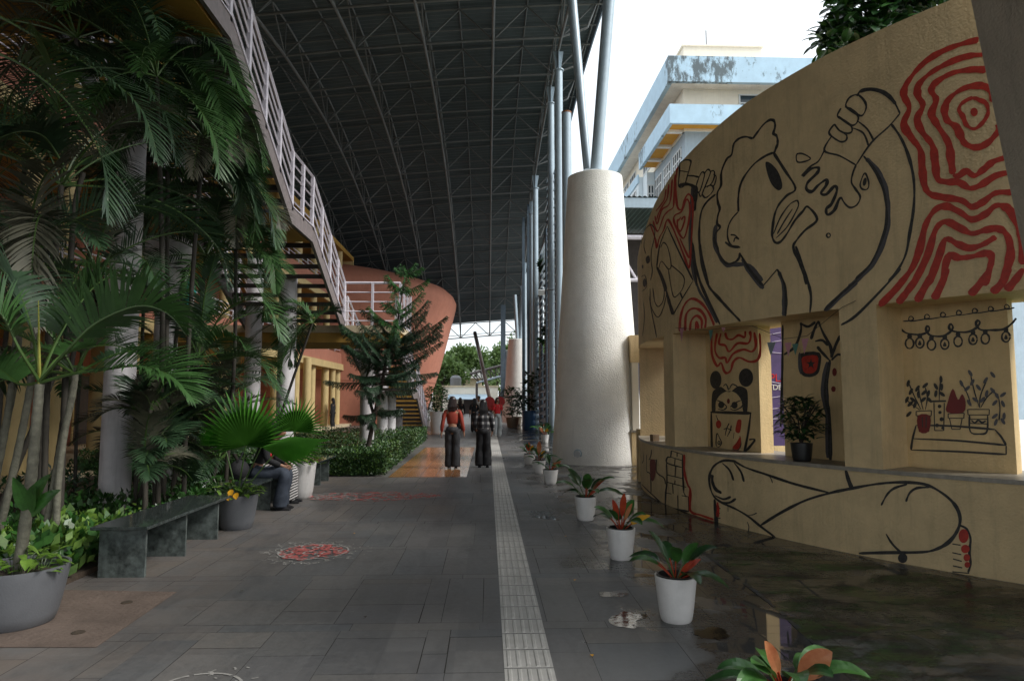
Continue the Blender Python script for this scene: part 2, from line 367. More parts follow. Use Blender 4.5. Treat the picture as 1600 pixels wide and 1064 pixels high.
mb = MB(); mb.add([(-260, -120, 0), (260, -120, 0), (260, 420, 0), (-260, 420, 0)], [(0, 1, 2, 3)], 'paving'); struct(mb, 'ground_paving')
# cut stone slabs laid in uneven bays, with thin cross courses
mb = MB(); rs = random.Random(17); mb.add([(-3.64, 2.2, .0006), (4.9, 2.2, .0006), (4.9, 34, .0006), (-3.64, 34, .0006)], [(0, 1, 2, 3)], 'joint')
def slab(x0, x1, y0, y1):
    g = rs.choice((.0007, .0012, .002, .003)); k = 'slab%d' % rs.choice((0, 0, 0, 1, 1, 2, 3, 3, 4, 5, 5, 6)) if rs.random() < .7 else 'slab0'; z = .0014+rs.uniform(0, .0007); j = lambda: rs.uniform(-.0015, .0015); t = rs.uniform(-.0005, .0005)
    mb.add([(x0+g+j(), y0+g+j(), z), (x1-g+j(), y0+g+j(), z+t), (x1-g+j(), y1-g+j(), z+t), (x0+g+j(), y1-g+j(), z)], [(0, 1, 2, 3)], k)
y = 2.2
while y < 33.5:
    L1 = rs.choice((1.05, 1.2, 1.35)); x = -3.64+rs.uniform(-.3, 0)
    while x < 4.9:         # bay
        wd = rs.choice((.16, .30, .45, .45, .60)); x1 = x+wd; xa_, xb_ = max(x, -3.64), min(x1, 4.9)
        if xa_ < .1 < xb_ and False: pass
        yy = y
        while yy < y+L1-.01:
            ln = min(rs.choice((.3, .45, .6, .6, .9, 1.2)), y+L1-yy)
            if y+L1-(yy+ln) < .12: ln = y+L1-yy
            slab(xa_, xb_, yy, yy+ln); yy += ln
        x = x1
    x = -3.64+rs.uniform(-.4, 0)
    if rs.random() < .75:
        while x < 4.9: x1 = x+rs.choice((.45, .6, .9)); slab(max(x, -3.64), min(x1, 4.9), y+L1, y+L1+.15); x = x1
        y += .15
    y += L1
struct(mb, 'paving_slabs')
# tactile strip: real raised bars
mb = MB(); zt = .004
for k in range(-3, 160):
    y0 = .3*k+.006
    mb.add([(.103, y0, zt), (.397, y0, zt), (.397, y0+.289, zt), (.103, y0+.289, zt)], [(0, 1, 2, 3)], 'tactile')
    if k < 70:
        for j in range(5):
            x = .135+.0575*j; a, c = y0+.012, y0+.277
            mb.add([(x-.014, a, zt), (x+.014, a, zt), (x+.014, c, zt), (x-.014, c, zt), (x-.008, a+.006, zt+.005), (x+.008, a+.006, zt+.005), (x+.008, c-.006, zt+.005), (x-.008, c-.006, zt+.005)],
                   [(4, 5, 6, 7), (0, 1, 5, 4), (1, 2, 6, 5), (2, 3, 7, 6), (3, 0, 4, 7)], 'tactile')
struct(mb, 'tactile_path')
# glossy orange tiles beside the hedge
mb = MB(); rr = random.Random(3)
for i in range(5):
    for j in range(14):
        x0 = -2.02+i*.32; y0 = 14.1+j*.6
        mb.add([(x0+.004, y0+.004, .005), (x0+.314, y0+.004, .005), (x0+.314, y0+.594, .005), (x0+.004, y0+.594, .005)], [(0, 1, 2, 3)], 'orange_tile')
struct(mb, 'orange_paving')
mb = MB(); mb.add([(-3.2, 30.5, .005), (-1.7, 30.5, .005), (-1.7, 33, .005), (-3.2, 33, .005)], [(0, 1, 2, 3)], 'orange_tile'); struct(mb, 'orange_paving')
# painted floor in front of the mural wall (faded paint, bottom right)
edge = [gz(1095, 862), gz(1210, 950), gz(1330, 1064), gz(1365, 1100)]
mb = MB(); poly = [gz(1140, 853)]+[gz(1330, 868)+V((-.06, 0, 0)), gz(1400, 888), V((4.45, 5.8, 0)), V((5.2, 4.9, 0)), V((5.2, 2.6, 0)), gz(1365, 1100), gz(1330, 1064), gz(1210, 950), gz(1095, 862)]
tri = tessellate_polygon([poly]); mb.add([(p.x, p.y, .0036) for p in poly], [tuple(t) for t in tri], 'painted_green')
def blob(mb, px, py, w, h, k, z, s=0, n=18):
    c = gz(px, py); r = random.Random(int(px*7+py)); vs = []
    ks = [r.uniform(.65, 1.2) for _ in range(n)]
    for j in range(n):
        a = 2*math.pi*j/n; q = ks[j]*.6+.4*ks[(j+1) % n]; vs.append((c.x+w*q*math.cos(a)+s*math.sin(a)*h, c.y+h*q*math.sin(a), z))
    mb.add(vs+[(c.x, c.y, z)], [(j, (j+1) % n, n) for j in range(n)], k)
for i, (p, q) in enumerate(zip(edge[:-1], edge[1:])):
    d = (q-p); s = V((d.y, -d.x, 0)).normalized()*.05; z = .006
    if s.x < 0: s = -s
    rq = random.Random(i)
    for j in range(14):
        if rq.random() < .3: continue
        a_, b_ = p.lerp(q, j/14), p.lerp(q, (j+.9)/14); s2 = s*rq.uniform(.4, 1); mb.add([(a_.x, a_.y, z), (b_.x, b_.y, z), (b_.x+s2.x, b_.y+s2.y, z), (a_.x+s2.x*.8, a_.y+s2.y*.8, z)], [(0, 1, 2, 3)], 'painted_blue')
struct(mb, 'painted_paving')
# standing water on the slabs
M['water'] = mat('water', (.012, .011, .010), .10, .1, 3, .12, 9, spec=.6)
M['wet_film'] = mat('wet_film', (.035, .031, .027), .10, .4, 9, rvar=.07)
mb = MB()
def puddle(pts, z, k='water'):
    P = [gz(*p) for p in smoothline(pts+[pts[0]], 4)[:-1]]; rr = random.Random(len(pts)); P = [V((p.x+rr.uniform(-.012, .012), p.y+rr.uniform(-.02, .02), z)) for p in P]
    mb.add(P, [tuple(t) for t in tessellate_polygon([P])], k)
for px, py, a_, b_, sd in ((960, 928, .11, .10, 1), (978, 968, .13, .16, 2), (1002, 899, .10, .07, 3), (1030, 752, .26, .45, 4), (990, 778, .22, .30, 5), (1112, 990, .15, .09, 6), (1050, 800, .3, .2, 7)):
    c = gz(px, py); rr = random.Random(sd); ph = [rr.uniform(0, 6.28) for _ in range(6)]; P = []
    for j in range(64):
        a = j/64*6.2832; q = 1+sum(.26/(m+1)*math.sin((m+2)*a+ph[m]) for m in range(6)); P.append(V((c.x+a_*q*math.cos(a), c.y+b_*q*math.sin(a), .0042)))
    mb.add(P, [tuple(t) for t in tessellate_polygon([P])], 'water')
struct(mb, 'puddle_water')

# big brown concrete slab with two lifting holes at lower left
mb = MB(); poly = [gz(100, 922), gz(277, 925), gz(150, 1012), gz(-60, 1012), gz(-60, 935)]
mb.add([(p.x, p.y, .005) for p in poly], [tuple(range(5))[::1]], 'concrete_patch')
struct(mb, 'concrete_patch')
mb = MB()
for px, py in ((198, 942), (122, 989)):
    c = gz(px, py); mb.lathe([(.045, 0), (.04, .0045)], (c.x, c.y, .006), 'soil', 14)
struct(mb, 'drain_holes')
# rangoli chalk drawings: rings of petals and curls on the floor
def rangoli(name, px, py, rx, label, dense=1, seed=1, sy=1.0, ring=True):
    mb = MB(); c = gz(px, py); r = random.Random(seed); z = .0052
    def arc(x, y, rad, a0, a1, w, k):
        nonlocal z; z += .000012; n = 8; vs = []
        for j in range(n+1):
            a = a0+(a1-a0)*j/n
            for q in (rad-w/2, rad+w/2): vs.append((c.x+x+q*math.cos(a), c.y+(y+q*math.sin(a))*sy, z))
        mb.add(vs, [(2*j, 2*j+1, 2*j+3, 2*j+2) for j in range(n)], k)
    if ring:
        for i in range(int(130*dense)):
            a = r.uniform(0, 6.28); q = rx*(.42+.0*r.random())+r.uniform(0, rx*.5); t = r.uniform(0, 6.28)
            arc(q*math.cos(a), q*math.sin(a), r.uniform(.02, .05), t, t+r.uniform(1, 3.5), .012, 'chalk_white')
        for i in range(int(150*dense)):
            a = r.uniform(0, 6.28); q = rx*.55*math.sqrt(r.random()); t = r.uniform(0, 6.28)
            if dense < .5: break
            arc(q*math.cos(a), q*math.sin(a), r.uniform(.02, .045), t, t+r.uniform(1.5, 4), .026, 'chalk_red')
        for i in range(6): arc(0, 0, rx*.57, i*1.05, i*1.05+.95, .018, 'chalk_white')
        for i in range(int(20*dense)):
            a = r.uniform(0, 6.28); q = rx*.5*math.sqrt(r.random()); t = r.uniform(0, 6.28)
            arc(q*math.cos(a), q*math.sin(a), r.uniform(.03, .07), t, t+r.uniform(1, 3), .018, 'chalk_white')
    else:
        for i in range(int(900*dense)):
            u = r.uniform(-1, 1); q = rx*u; wy = .42*math.sqrt(max(0, 1-u*u))+.05; y = r.uniform(-wy, wy); t = r.uniform(0, 6.28)
            k = 'chalk_red' if r.random() < .42-.25*(u < -.35) else 'chalk_white'
            if r.random() < .25*(1+u): continue
            arc(q, y, r.uniform(.02, .06), t, t+r.uniform(.8, 3.5), .018 if k == 'chalk_white' else .040, k)
    o = mb.build(name); tag(o, label, 'floor drawing'); return o
rangoli('chalk_drawing', 490, 862, .62, 'round red and white chalk drawing on the paving nearest the long bench', 1, 2, 1.0)
rangoli('chalk_drawing', 578, 776, 1.10, 'wide worn red and white chalk drawing on the paving beyond the round one', 1, 5, 1, False)
rangoli('chalk_drawing', 305, 1080, .42, 'faint white chalk flourish cut off at the bottom edge of the picture', .2, 9)

# ================= ROOF =================
def Hz(y): return 1.6+5.96+.4806*y-.00895*y*y
def Rz(x, y):
    yy = y if y > 4 else 4+(y-4)*.35
    return Hz(yy)+.07*(x-.17)-.004*(x-.17)**2
NX = [2.5-2.35*k for k in range(0, 9)]; NY = [-10.5+3*k for k in range(23)]
roof = thing('canopy_roof', (-6, 20, 0), 'huge dark arched canopy roof of corrugated sheet on a steel space frame', 'roof')
mb = MB(); xs = [4.1-.1+(-18.6-4.1)*i/12 for i in range(13)]; step = .13; n = int((55.8+11.5)/step); vs = []; fs = []
for j in range(n+1):
    y = -11.5+j*step
    for x in xs: vs.append((x, y, Rz(x, y)+1.32+(.03 if j % 2 else -.03)))
for j in range(n):
    for i in range(12): a = j*13+i; fs.append((a, a+1, a+14, a+13))
mb.add(vs, fs, 'deck'); mb.build('roof_deck', roof)
for i, x in enumerate(NX):
    mb = MB(); mb.tube([(x, y, Rz(x, y)) for y in NY], .052, 'steel_roof', 8); mb.build('bottom_chord', roof, True)
    mb = MB()
    for dx in ((1.1, -.0) if i == 0 else (0,)):
        mb.tube([(x+dx*1.2, y, Rz(x, y)+1.2+dx*.08) for y in NY], .036, 'steel_roof', 4)
    mb.tube([(x-1.175, y, Rz(x, y)+1.18) for y in NY], .034, 'steel_roof', 4); mb.build('purlin', roof)
for i, y in enumerate(NY):
    mb = MB(); P = [V((x, y, Rz(x, y))) for x in NX]
    mb.tube([P[0]+V((.9, 0, .35))]+P, .042, 'steel_roof', 8)
    mb.tube([V((3.95, y, Rz(3.95, y)+1.16))]+[p+V((0, 0, 1.16)) for p in P], .036, 'steel_roof', 4)
    y2 = y+1.5
    mb.tube([V((x, y2, Rz(x, y2)+1.16)) for x in [3.95]+NX], .026, 'steel_roof', 4)
    for p in P:
        for dx in (-1.175, 1.175): mb.tube([p, p+V((dx, 0, 1.16+dx*.07))], .032, 'steel_roof', 6)
        mb.tube([p, p+V((0, 0, 1.16))], .026, 'steel_roof', 6)
    for p in P[:-1]:
        if i < len(NY)-1:
            q = V((p.x, y+1.5, Rz(p.x, y+1.5)+1.16)); mb.tube([p, q], .026, 'steel_roof', 5)
            q2 = V((p.x, y+3, Rz(p.x, y+3))); mb.tube([q, q2], .026, 'steel_roof', 5)
    mb.tube([P[0]+V((.9, 0, .35)), V((3.7, y, Rz(3.7, y)+1.12))], .035, 'steel_roof', 6)
    mb.build('cross_truss', roof)
mb = MB(); ys = [-11.5+k*1.5 for k in range(45)]
mb.tube([(4.02, y, Rz(4.02, y)+1.26) for y in ys if y < 55.8], .07, 'steel_blue_dark', 4); mb.build('eave_gutter', roof)
# ================= STEEL COLUMNS =================
def steel_col(x, y, ztop, r, label, capital=True, base=True, k='steel_blue'):
    t = thing('steel_column', (x, y, 0), label, 'column', 'steel columns along the open side of the canopy')
    mb = MB(); mb.tube([(x, y, 0), (x, y, ztop-(.75 if capital else 0))], r, k, 16); mb.build('shaft', t, True)
    if capital:
        mb = MB(); z = ztop-.75; mb.lathe([(r*1.35, z), (r*1.35, z+.03)], (x, y, 0), k, 16)
        for a in (0, math.pi/2):
            c, s = math.cos(a), math.sin(a)
            mb.prism([(x-c*r*.6+s*.01, y-s*r*.6-c*.01, z+.03), (x+c*r*.6+s*.01, y+s*r*.6-c*.01, z+.03), (x+c*r*1.25+s*.01, y+s*r*1.25-c*.01, z+.72), (x-c*r*1.25+s*.01, y-s*r*1.25-c*.01, z+.72)], (-s*.02, c*.02, 0), k)
        mb.build('capital', t)
    else:
        mb = MB(); mb.lathe([(r*1.03, ztop), (r*1.03, ztop+.05)], (x, y, 0), 'rust', 16); mb.build('rusty_cap', t)
    return t
cols = [(23.5, .145, 'second pale blue steel column beyond the big textured cone, reaching the roof edge'),
        (26.5, .135, 'third pale blue steel column beyond the big textured cone, slimmer, with a flared capital'),
        (35.5, .15, 'pale blue steel column halfway along the roof edge beyond the louvre screens'),
        (38.5, .12, 'slim blue steel column just behind the halfway one'), (41.5, .12, 'slim blue steel column further along the roof edge towards the far opening'),
        (46, .13, 'blue steel column rising in front of the far textured cone'), (49, .12, 'farthest but one of the blue steel columns near the end of the roof')]
for y, r, lb in cols: steel_col(2.5, y, Rz(2.5, y)-.03, r, lb)
p = aY(885, 178, 20.4); steel_col(p.x, 20.4, p.z, .15, 'pale blue steel tube with a rusty open top just left of the big textured cone', False)
# dark box columns near the far end
for (px, Y, wd, lb) in ((828.5, 39, .34, 'broad dark steel box column behind the blue barrel planter'), (818, 40.5, .16, 'narrow dark steel column left of the broad one'), (786, 51.5, .36, 'dark steel box column at the far end of the roof by the white cone')):
    p = aY(px, 622, Y); t = MB(); t.bb((p.x-wd/2, Y-.15, 0), (p.x+wd/2, Y+.15, Rz(p.x, Y)+.0), 'steel_blue_dark')
    t.bb((p.x-wd/2-.05, Y-.2, 0), (p.x+wd/2+.05, Y+.2, .03), 'steel_blue_dark')
    tag(t.build('box_column'), lb, 'column')
# leaning strut at the far opening
a = aY(742, 520, 54.0); c = aY(769, 640, 44); mb = MB(); mb.tube([a, c], [.15, .12], 'steel_dark', 10); o = mb.build('leaning_strut', None, True)
tag(o, 'dark steel strut leaning from the far edge of the roof down to the walkway', 'strut')
# ================= TAPERED CONCRETE COLUMNS =================
def cone(x, y, s, h, label, grp='tapered white textured columns'):
    t = thing('tapered_column', (x, y, 0), label, 'column', grp)
    mb = MB(); prof = []
    for i in range(25):
        u = i/24; r = 1.13*s-(.44*s)*u**1.0+.0*u; prof.append((r, h*u))
    prof.append((.62*s, h+.03)); mb.lathe(prof, (x, y, 0), 'render_white', 64); mb.build('shaft', t, True)
    return t
t = cone(2.80, 17.45, 1.03, 7.35, 'large white rough-textured tapered column standing in front of the steel screens')
for a, c, r in ((aY(918, 266, 17.6), aY(888, -60, 18.3), (.11, .145)), (aY(931, 266, 17.3), aY(958, -80, 17.1), (.15, .16))):
    mb = MB(); mb.tube([a, a.lerp(c, .5), c.lerp(a, 0)], [r[0], (r[0]+r[1])/2, r[1]], 'steel_blue', 18); mb.build('roof_strut', t, True)
mb = MB(); p = V((2.80-.62, 17.45-.93, .27)); d = V((-.55, -.83, 0)).normalized()
mb.tube([p-d*.02, p+d*.06], .085, 'lamp_glass', 18); mb.tube([p-d*.02, p+d*.03], .11, 'steel_blue', 18); tag(mb.build('wall_light', None, True), 'small round light fixed low on the foot of the big textured column', 'light')
t = cone(2.15, 48, 1.0, 5.7, 'far white tapered column near the end of the covered walkway')
for a, c in ((V((2.1, 48, 5.6)), V((1.9, 48, 8.9))), (V((2.3, 48, 5.6)), V((2.5, 48, 9.1)))):
    mb = MB(); mb.tube([a, c], .13, 'steel_blue', 12); mb.build('roof_strut', t, True)
cone(1.95, 52, 1.0, 5.2, 'farthest white tapered column mostly hidden behind the other far one')
# ================= LOUVRE SCREENS =================
lv = [(23.9, 26.2, 10.9, 'tall blue steel louvre screen nearest the big textured cone'), (26.9, 29.4, 11.6, 'tallest blue steel louvre screen, second from the big cone'),
      (30.6, 33.6, 9.3, 'lower blue steel louvre screen, third from the big cone'), (34.2, 36.6, 7.2, 'shortest blue steel louvre screen at the far end of the row')]
for y0, y1, zt, lb in lv:
    x = 2.66; t = thing('louvre_screen', (x, (y0+y1)/2, 0), lb, 'louvre screen', 'steel louvre screens behind the big column')
    for yy in (y0, y1):
        mb = MB(); mb.tube([(x, yy, 0), (x, yy, zt-(.0 if yy == y0 else .35))], .075, 'steel_blue_dark', 10); mb.build('post', t, True)
    mb = MB(); z = .25
    while z < zt-.35:
        mb.box((x, (y0+y1)/2, z), (.30, y1-y0-.16, .016), 'steel_blue', ry=R_(-40)); z += .34
    mb.build('slats', t)
    mb = MB(); mb.tube([(x, y0, zt-.1), (x, y1, zt-.4)], .04, 'steel_dark', 6); mb.build('top_rail', t)
mb = MB(); p = aY(846, 457, 24); mb.box(p, (.22, .12, .18), 'frame_white', rx=R_(25)); mb.tube([p+V((0, 0, .05)), (2.66, 24, p.z+.15)], .015, 'steel_dark', 6); tag(mb.build('flood_lamp'), 'small white floodlight box fixed to the nearest louvre screen', 'lamp')
mb = MB(); mb.bb((2.55, 36.9, 0), (3.1, 39.2, 3.0), 'terracotta'); mb.bb((2.52, 36.87, 3.0), (3.13, 39.23, 3.08), 'plaster_pale'); tag(mb.build('side_wall'), 'short peach wall standing between the steel columns and the screens', 'wall')
# ================= ROUND MURAL WALL =================
wall = thing('mural_wall', (CX-CR, CY, 0), 'round yellow wall with window niches covered in black line cartoons and red contour lines', 'mural wall')
TOP = [(-40, 3.6), (-20, 4.0), (-8, 4.25), (-2, 4.45), (3, 4.72), (10.8, 5.03), (16, 5.16), (21.7, 5.29), (30, 5.38), (39, 5.41), (50, 5.42), (80, 5.42)]
def ztop(d):
    for (a, p), (b, q) in zip(TOP[:-1], TOP[1:]):
        if a <= d <= b: u = (d-a)/(b-a); return p+(q-p)*u
    return 4
def curved(mb, d0, d1, r0, r1, z0, z1, k, n=None):
    """block between two angles (deg), two radii and two heights; z may be a function of the angle"""
    n = n or max(2, int(abs(d1-d0)/1.2)); vs = []; fs = []
    f = lambda z, d: z(d) if callable(z) else z
    for i in range(n+1):
        d = d0+(d1-d0)*i/n; a = R_(d)
        for r, z in ((r0, z0), (r0, z1), (r1, z1), (r1, z0)): vs.append(on_cyl(a, f(z, d), r))
    for i in range(n):
        for j in range(4): a = i*4+j; b = i*4+(j+1) % 4; fs.append((a, b, b+4, a+4))
    fs += [(0, 1, 2, 3), (n*4+3, n*4+2, n*4+1, n*4)]; mb.add(vs, fs, k)
T = .95; RB = CR-T     # wall thickness: the niches are this deep
mb = MB(); curved(mb, -42, 62, CR, RB, 0, .85, 'plaster_yellow', 90); mb.build('lower_wall', wall)
mb = MB(); curved(mb, -42, 62, CR+.03, RB-.02, .85, .89, 'stone_sill', 90); mb.build('sill', wall)
mb = MB(); curved(mb, -42, 62, CR, RB, 2.55, ztop, 'plaster_yellow', 90); mb.build('upper_wall', wall)
d1 = lambda px, r=CR: math.degrees(phi_of(cyl(px, 620, r)))
piers = [(d1(1039), d1(1053)), (d1(1316), d1(1375)), (d1(1600)+6.5, d1(1600)+11), (-19, -14), (-36, -32)]
for a, b in piers:
    mb = MB(); curved(mb, a, b, CR-.002, RB+.02, .89, 2.55, 'plaster_yellow', 6); mb.build('pier', wall)
PR = CR-.52       # face of the recessed painted panels
pan = [(d1(1053)+.0, d1(1187, PR)), (d1(1224, PR), d1(1316)), (d1(1375), d1(1582, PR))]
for i, (a, b) in enumerate(pan):
    mb = MB(); curved(mb, a, b, PR, PR-.20, .89, 2.55, 'plaster_panel', 10); mb.build('recessed_panel', wall)
mb = MB(); c = on_cyl(R_(1.2), 0, CR-.42); mb.tube([c+V((0, 0, .89)), c+V((0, 0, 2.55))], .24, 'plaster_yellow', 24); mb.build('round_pier', wall, True)
# ---- mural painting: strokes laid on the wall surface
OFF = [0.0]
def uv(px, py, r): p = cyl(px, py, r); return (phi_of(p)*r, p.z)
def to3(u, r, off): return on_cyl(u[0]/r, u[1], r+off)
def stroke(mb, pts, wpx, k, r=CR, sm=5):
    P = smoothline(pts, sm); U = []
    for (x, y) in P:
        if r == CR and x < 1001: x = 1001
        U.append(uv(x, y, r))
    Q = [U[0]]
    for u in U[1:]:
        if math.hypot(u[0]-Q[-1][0], u[1]-Q[-1][1]) > .008: Q.append(u)
    if len(Q) < 2: return
    OFF[0] += .00003; off = .003+OFF[0]; d = (cyl(P[0][0], P[0][1], r)-C0).length; wd = wpx*(1.0 if k in ('ink', 'ink_grey') else 1.0)*d/FX/2; vs = []; rr = random.Random(len(P)*3+int(P[0][0]))
    n = len(Q); closed = math.hypot(Q[0][0]-Q[-1][0], Q[0][1]-Q[-1][1]) < .02 and n > 5
    for i, u in enumerate(Q):
        a = Q[max(i-1, 0)]; b = Q[min(i+1, n-1)]
        if closed and i in (0, n-1): a, b = Q[-2], Q[1]
        t = V((b[0]-a[0], b[1]-a[1])); t = t.normalized() if t.length > 1e-6 else V((1, 0)); w_ = wd*(1+.20*math.sin(i*.45+n)+.10*math.sin(i*1.3+n*2)+rr.uniform(-.07, .07))
        if not closed and i in (0, n-1): w_ *= .55
        q = to3(u, r, 0); nn = V((q.x-CX, q.y-CY, 0)).normalized(); vd = V((q.x, q.y, 0)).normalized(); fs_ = 1/max(.3, abs(nn.dot(vd)))     # the painter's line is broader where the wall turns away
        vs += [to3((u[0]-t.y*w_*fs_, u[1]+t.x*w_), r, off), to3((u[0]+t.y*w_*fs_, u[1]-t.x*w_), r, off)]
    mb.add(vs, [(2*i, 2*i+2, 2*i+3, 2*i+1) for i in range(n-1)], k)
def fill(mb, pts, k, r=CR, sm=3):
    P = smoothline(list(pts)+[pts[0]], sm)[:-1]; U = [uv(x, y, r) for x, y in P]; OFF[0] += .00003; off = .0035+OFF[0]
    tri = tessellate_polygon([[V((u[0], u[1], 0)) for u in U]]); mb.add([to3(u, r, off) for u in U], [tuple(t) for t in tri], k)
def ell(cx, cy, rx, ry, rot=0, n=14):
    c, s = math.cos(R_(rot)), math.sin(R_(rot)); return [(cx+rx*math.cos(6.2832*j/n)*c-ry*math.sin(6.2832*j/n)*s, cy+rx*math.cos(6.2832*j/n)*s+ry*math.sin(6.2832*j/n)*c) for j in range(n)]
def T_(ox, oy, s): return lambda pts: [(ox+x/s, oy+y/s) for x, y in pts]
A = T_(940, 0, 2.418); B = T_(980, 380, 3.13); Cc = T_(1280, 420, 3.13); D = T_(980, 640, 2.58); E_ = T_(980, 240, 3.325); G = T_(960, 50, 3.8)
art = MB()
def S(tf, w_, k, *lines, r=CR):
    for l in lines: stroke(art, tf(l), w_, k, r)
def Fl(tf, k, *polys, r=CR):
    for l in polys: fill(art, tf(l), k, r)
I, IG, RD, MR = 'ink', 'ink_grey', 'red_paint', 'maroon_paint'
# grey drop-shades first
S(A, 5.5, IG, [(1000, 600), (1040, 640), (1068, 700), (1083, 770), (1083, 850), (1058, 935), (1023, 1005), (965, 1060), (935, 1085)], [(432, 850), (428, 915), (445, 965), (470, 1000), (505, 1000), (560, 1005), (608, 1062)])
S(A, 4, IG, [(345, 700), (338, 800), (333, 900), (340, 980), (352, 1050), (362, 1080)])
S(B, 5.5, IG, [(562, 78), (600, 140), (668, 222)], [(742, 140), (765, 205), (770, 280), (765, 355)], [(1127, 195), (1050, 255), (970, 330)])
S(B, 3.5, IG, [(330, 150), (352, 230), (395, 300), (440, 390)])
S(Cc, 5.5, IG, [(245, 0), (150, 90), (25, 205)])
# man's head, bottle, arms
S(A, 3.2, I, [(572, 525), (590, 500), (612, 472), (635, 455), (652, 458), (656, 480), (650, 505), (662, 515), (666, 540), (660, 560), (650, 585)],
  [(572, 525), (545, 518), (520, 525), (500, 545), (492, 585), (475, 600), (460, 630), (452, 660), (452, 700), (438, 730), (440, 765), (447, 790), (440, 815), (437, 845), (448, 860), (430, 885), (428, 915), (440, 940), (445, 965), (460, 985), (480, 997), (505, 990), (520, 975), (523, 955)],
  [(650, 578), (620, 590), (580, 618), (545, 660), (525, 700), (517, 750), (518, 800)],
  [(650, 578), (690, 640), (733, 712), (700, 740), (670, 775), (655, 810), (648, 850), (645, 890), (655, 915), (675, 915), (700, 885), (730, 835), (760, 800), (780, 782), (815, 830), (770, 870), (740, 905), (725, 935), (745, 985), (765, 1040), (775, 1075)],
  [(1095, 470), (1130, 520), (1160, 590), (1180, 680), (1180, 780), (1165, 880), (1150, 960), (1120, 1020), (1085, 1064)],
  [(990, 590), (1030, 640), (1060, 700), (1075, 770), (1075, 850), (1050, 930), (1015, 1000), (960, 1055)])
S(A, 2.0, I, [(518, 800), (495, 825), (480, 855), (476, 890), (485, 920), (505, 935), (525, 935)], [(488, 888), (505, 890), (520, 905), (506, 899), (500, 915)],
  [(740, 757), (715, 770), (690, 800), (670, 835), (650, 885)], [(740, 757), (745, 775), (730, 810), (700, 860), (660, 900)], [(722, 790), (692, 835), (664, 885)], ell(858, 890, 7, 8)+[(865, 890)],
  [(970, 460), (1005, 490), (1030, 535)], [(950, 485), (990, 505), (1010, 555)], [(738, 585), (760, 582), (790, 600), (765, 612), (740, 612), (738, 585)], [(995, 655), (1010, 690), (1005, 715), (985, 715), (978, 695), (995, 655)])
S(A, 2.4, I, [(965, 365), (985, 340), (1030, 336), (1075, 352), (1105, 385), (1128, 430)], [(1128, 430), (1085, 480), (1020, 540), (962, 625)], [(962, 625), (900, 590), (842, 570), (870, 515)],
  [(945, 365), (970, 360), (995, 385), (1000, 410), (985, 438), (960, 430), (925, 405), (930, 380), (945, 365)], [(920, 405), (945, 415), (970, 440), (965, 465), (945, 475), (915, 455), (892, 440), (905, 410)],
  [(892, 440), (920, 460), (945, 480), (945, 500), (925, 505), (900, 495), (880, 470)], [(880, 470), (860, 500), (875, 520), (905, 537), (925, 530), (925, 510), (900, 495)])
S(A, 4, I, [(975, 348), (1030, 341), (1080, 360), (1112, 395)], [(760, 668), (790, 640), (820, 635), (815, 655), (780, 690), (775, 715), (795, 725), (820, 700), (850, 680), (850, 700), (830, 730), (850, 735), (880, 705), (890, 720), (870, 770), (850, 790), (855, 812), (880, 795), (895, 760), (905, 745)])
S(A, 2.4, I, [(842, 570), (820, 610), (790, 630), (755, 665)], [(905, 745), (920, 770), (940, 785), (965, 775), (978, 745), (960, 715), (945, 690), (950, 655), (962, 625)])
Fl(A, I, [(620, 615), (640, 618), (665, 645), (680, 680), (683, 710), (668, 720), (645, 700), (628, 660)], ell(995, 688, 7, 16, 12))
S(B, 3.2, I, [(555, 55), (600, 130), (665, 210)], [(665, 210), (735, 128)], [(735, 128), (770, 200), (778, 280), (775, 357)], [(825, 15), (860, 110), (885, 190), (900, 260), (895, 340)], [(480, -5), (510, 15), (550, 20)])
S(B, 3.4, I, [(320, 0), (335, 100), (358, 190), (400, 285), (455, 397)], [(355, 0), (370, 120), (400, 210), (450, 270), (500, 325), (555, 382)], [(1127, 180), (1050, 245), (965, 330)])
S(Cc, 3.4, I, [(400, 0), (300, 110), (180, 230), (108, 275)])
S(A, 3, I, [(350, 705), (345, 800), (340, 900), (347, 980), (362, 1075)], [(432, 735), (400, 762), (378, 800), (370, 860), (372, 930), (390, 1010), (405, 1075)])
S(G, 1.8, I, [(388, 785), (420, 762), (455, 767), (450, 800), (435, 855), (415, 915), (383, 915), (388, 830), (388, 785)], [(388, 825), (438, 832)], [(435, 855), (470, 856), (505, 864)],
  [(500, 875), (520, 835), (537, 842), (530, 880), (510, 945), (495, 950), (487, 920), (500, 875)], [(535, 845), (555, 818), (572, 832), (560, 870), (535, 930), (515, 978), (503, 955)], [(570, 832), (590, 825), (597, 850), (582, 895), (550, 925)], [(590, 845), (606, 862), (597, 905), (585, 920)], [(545, 920), (578, 912), (590, 935), (572, 965), (543, 985), (524, 965), (532, 935), (545, 920)])
S(G, 4, I, [(385, 912), (430, 905), (465, 915), (487, 935), (484, 1000), (478, 1064)])
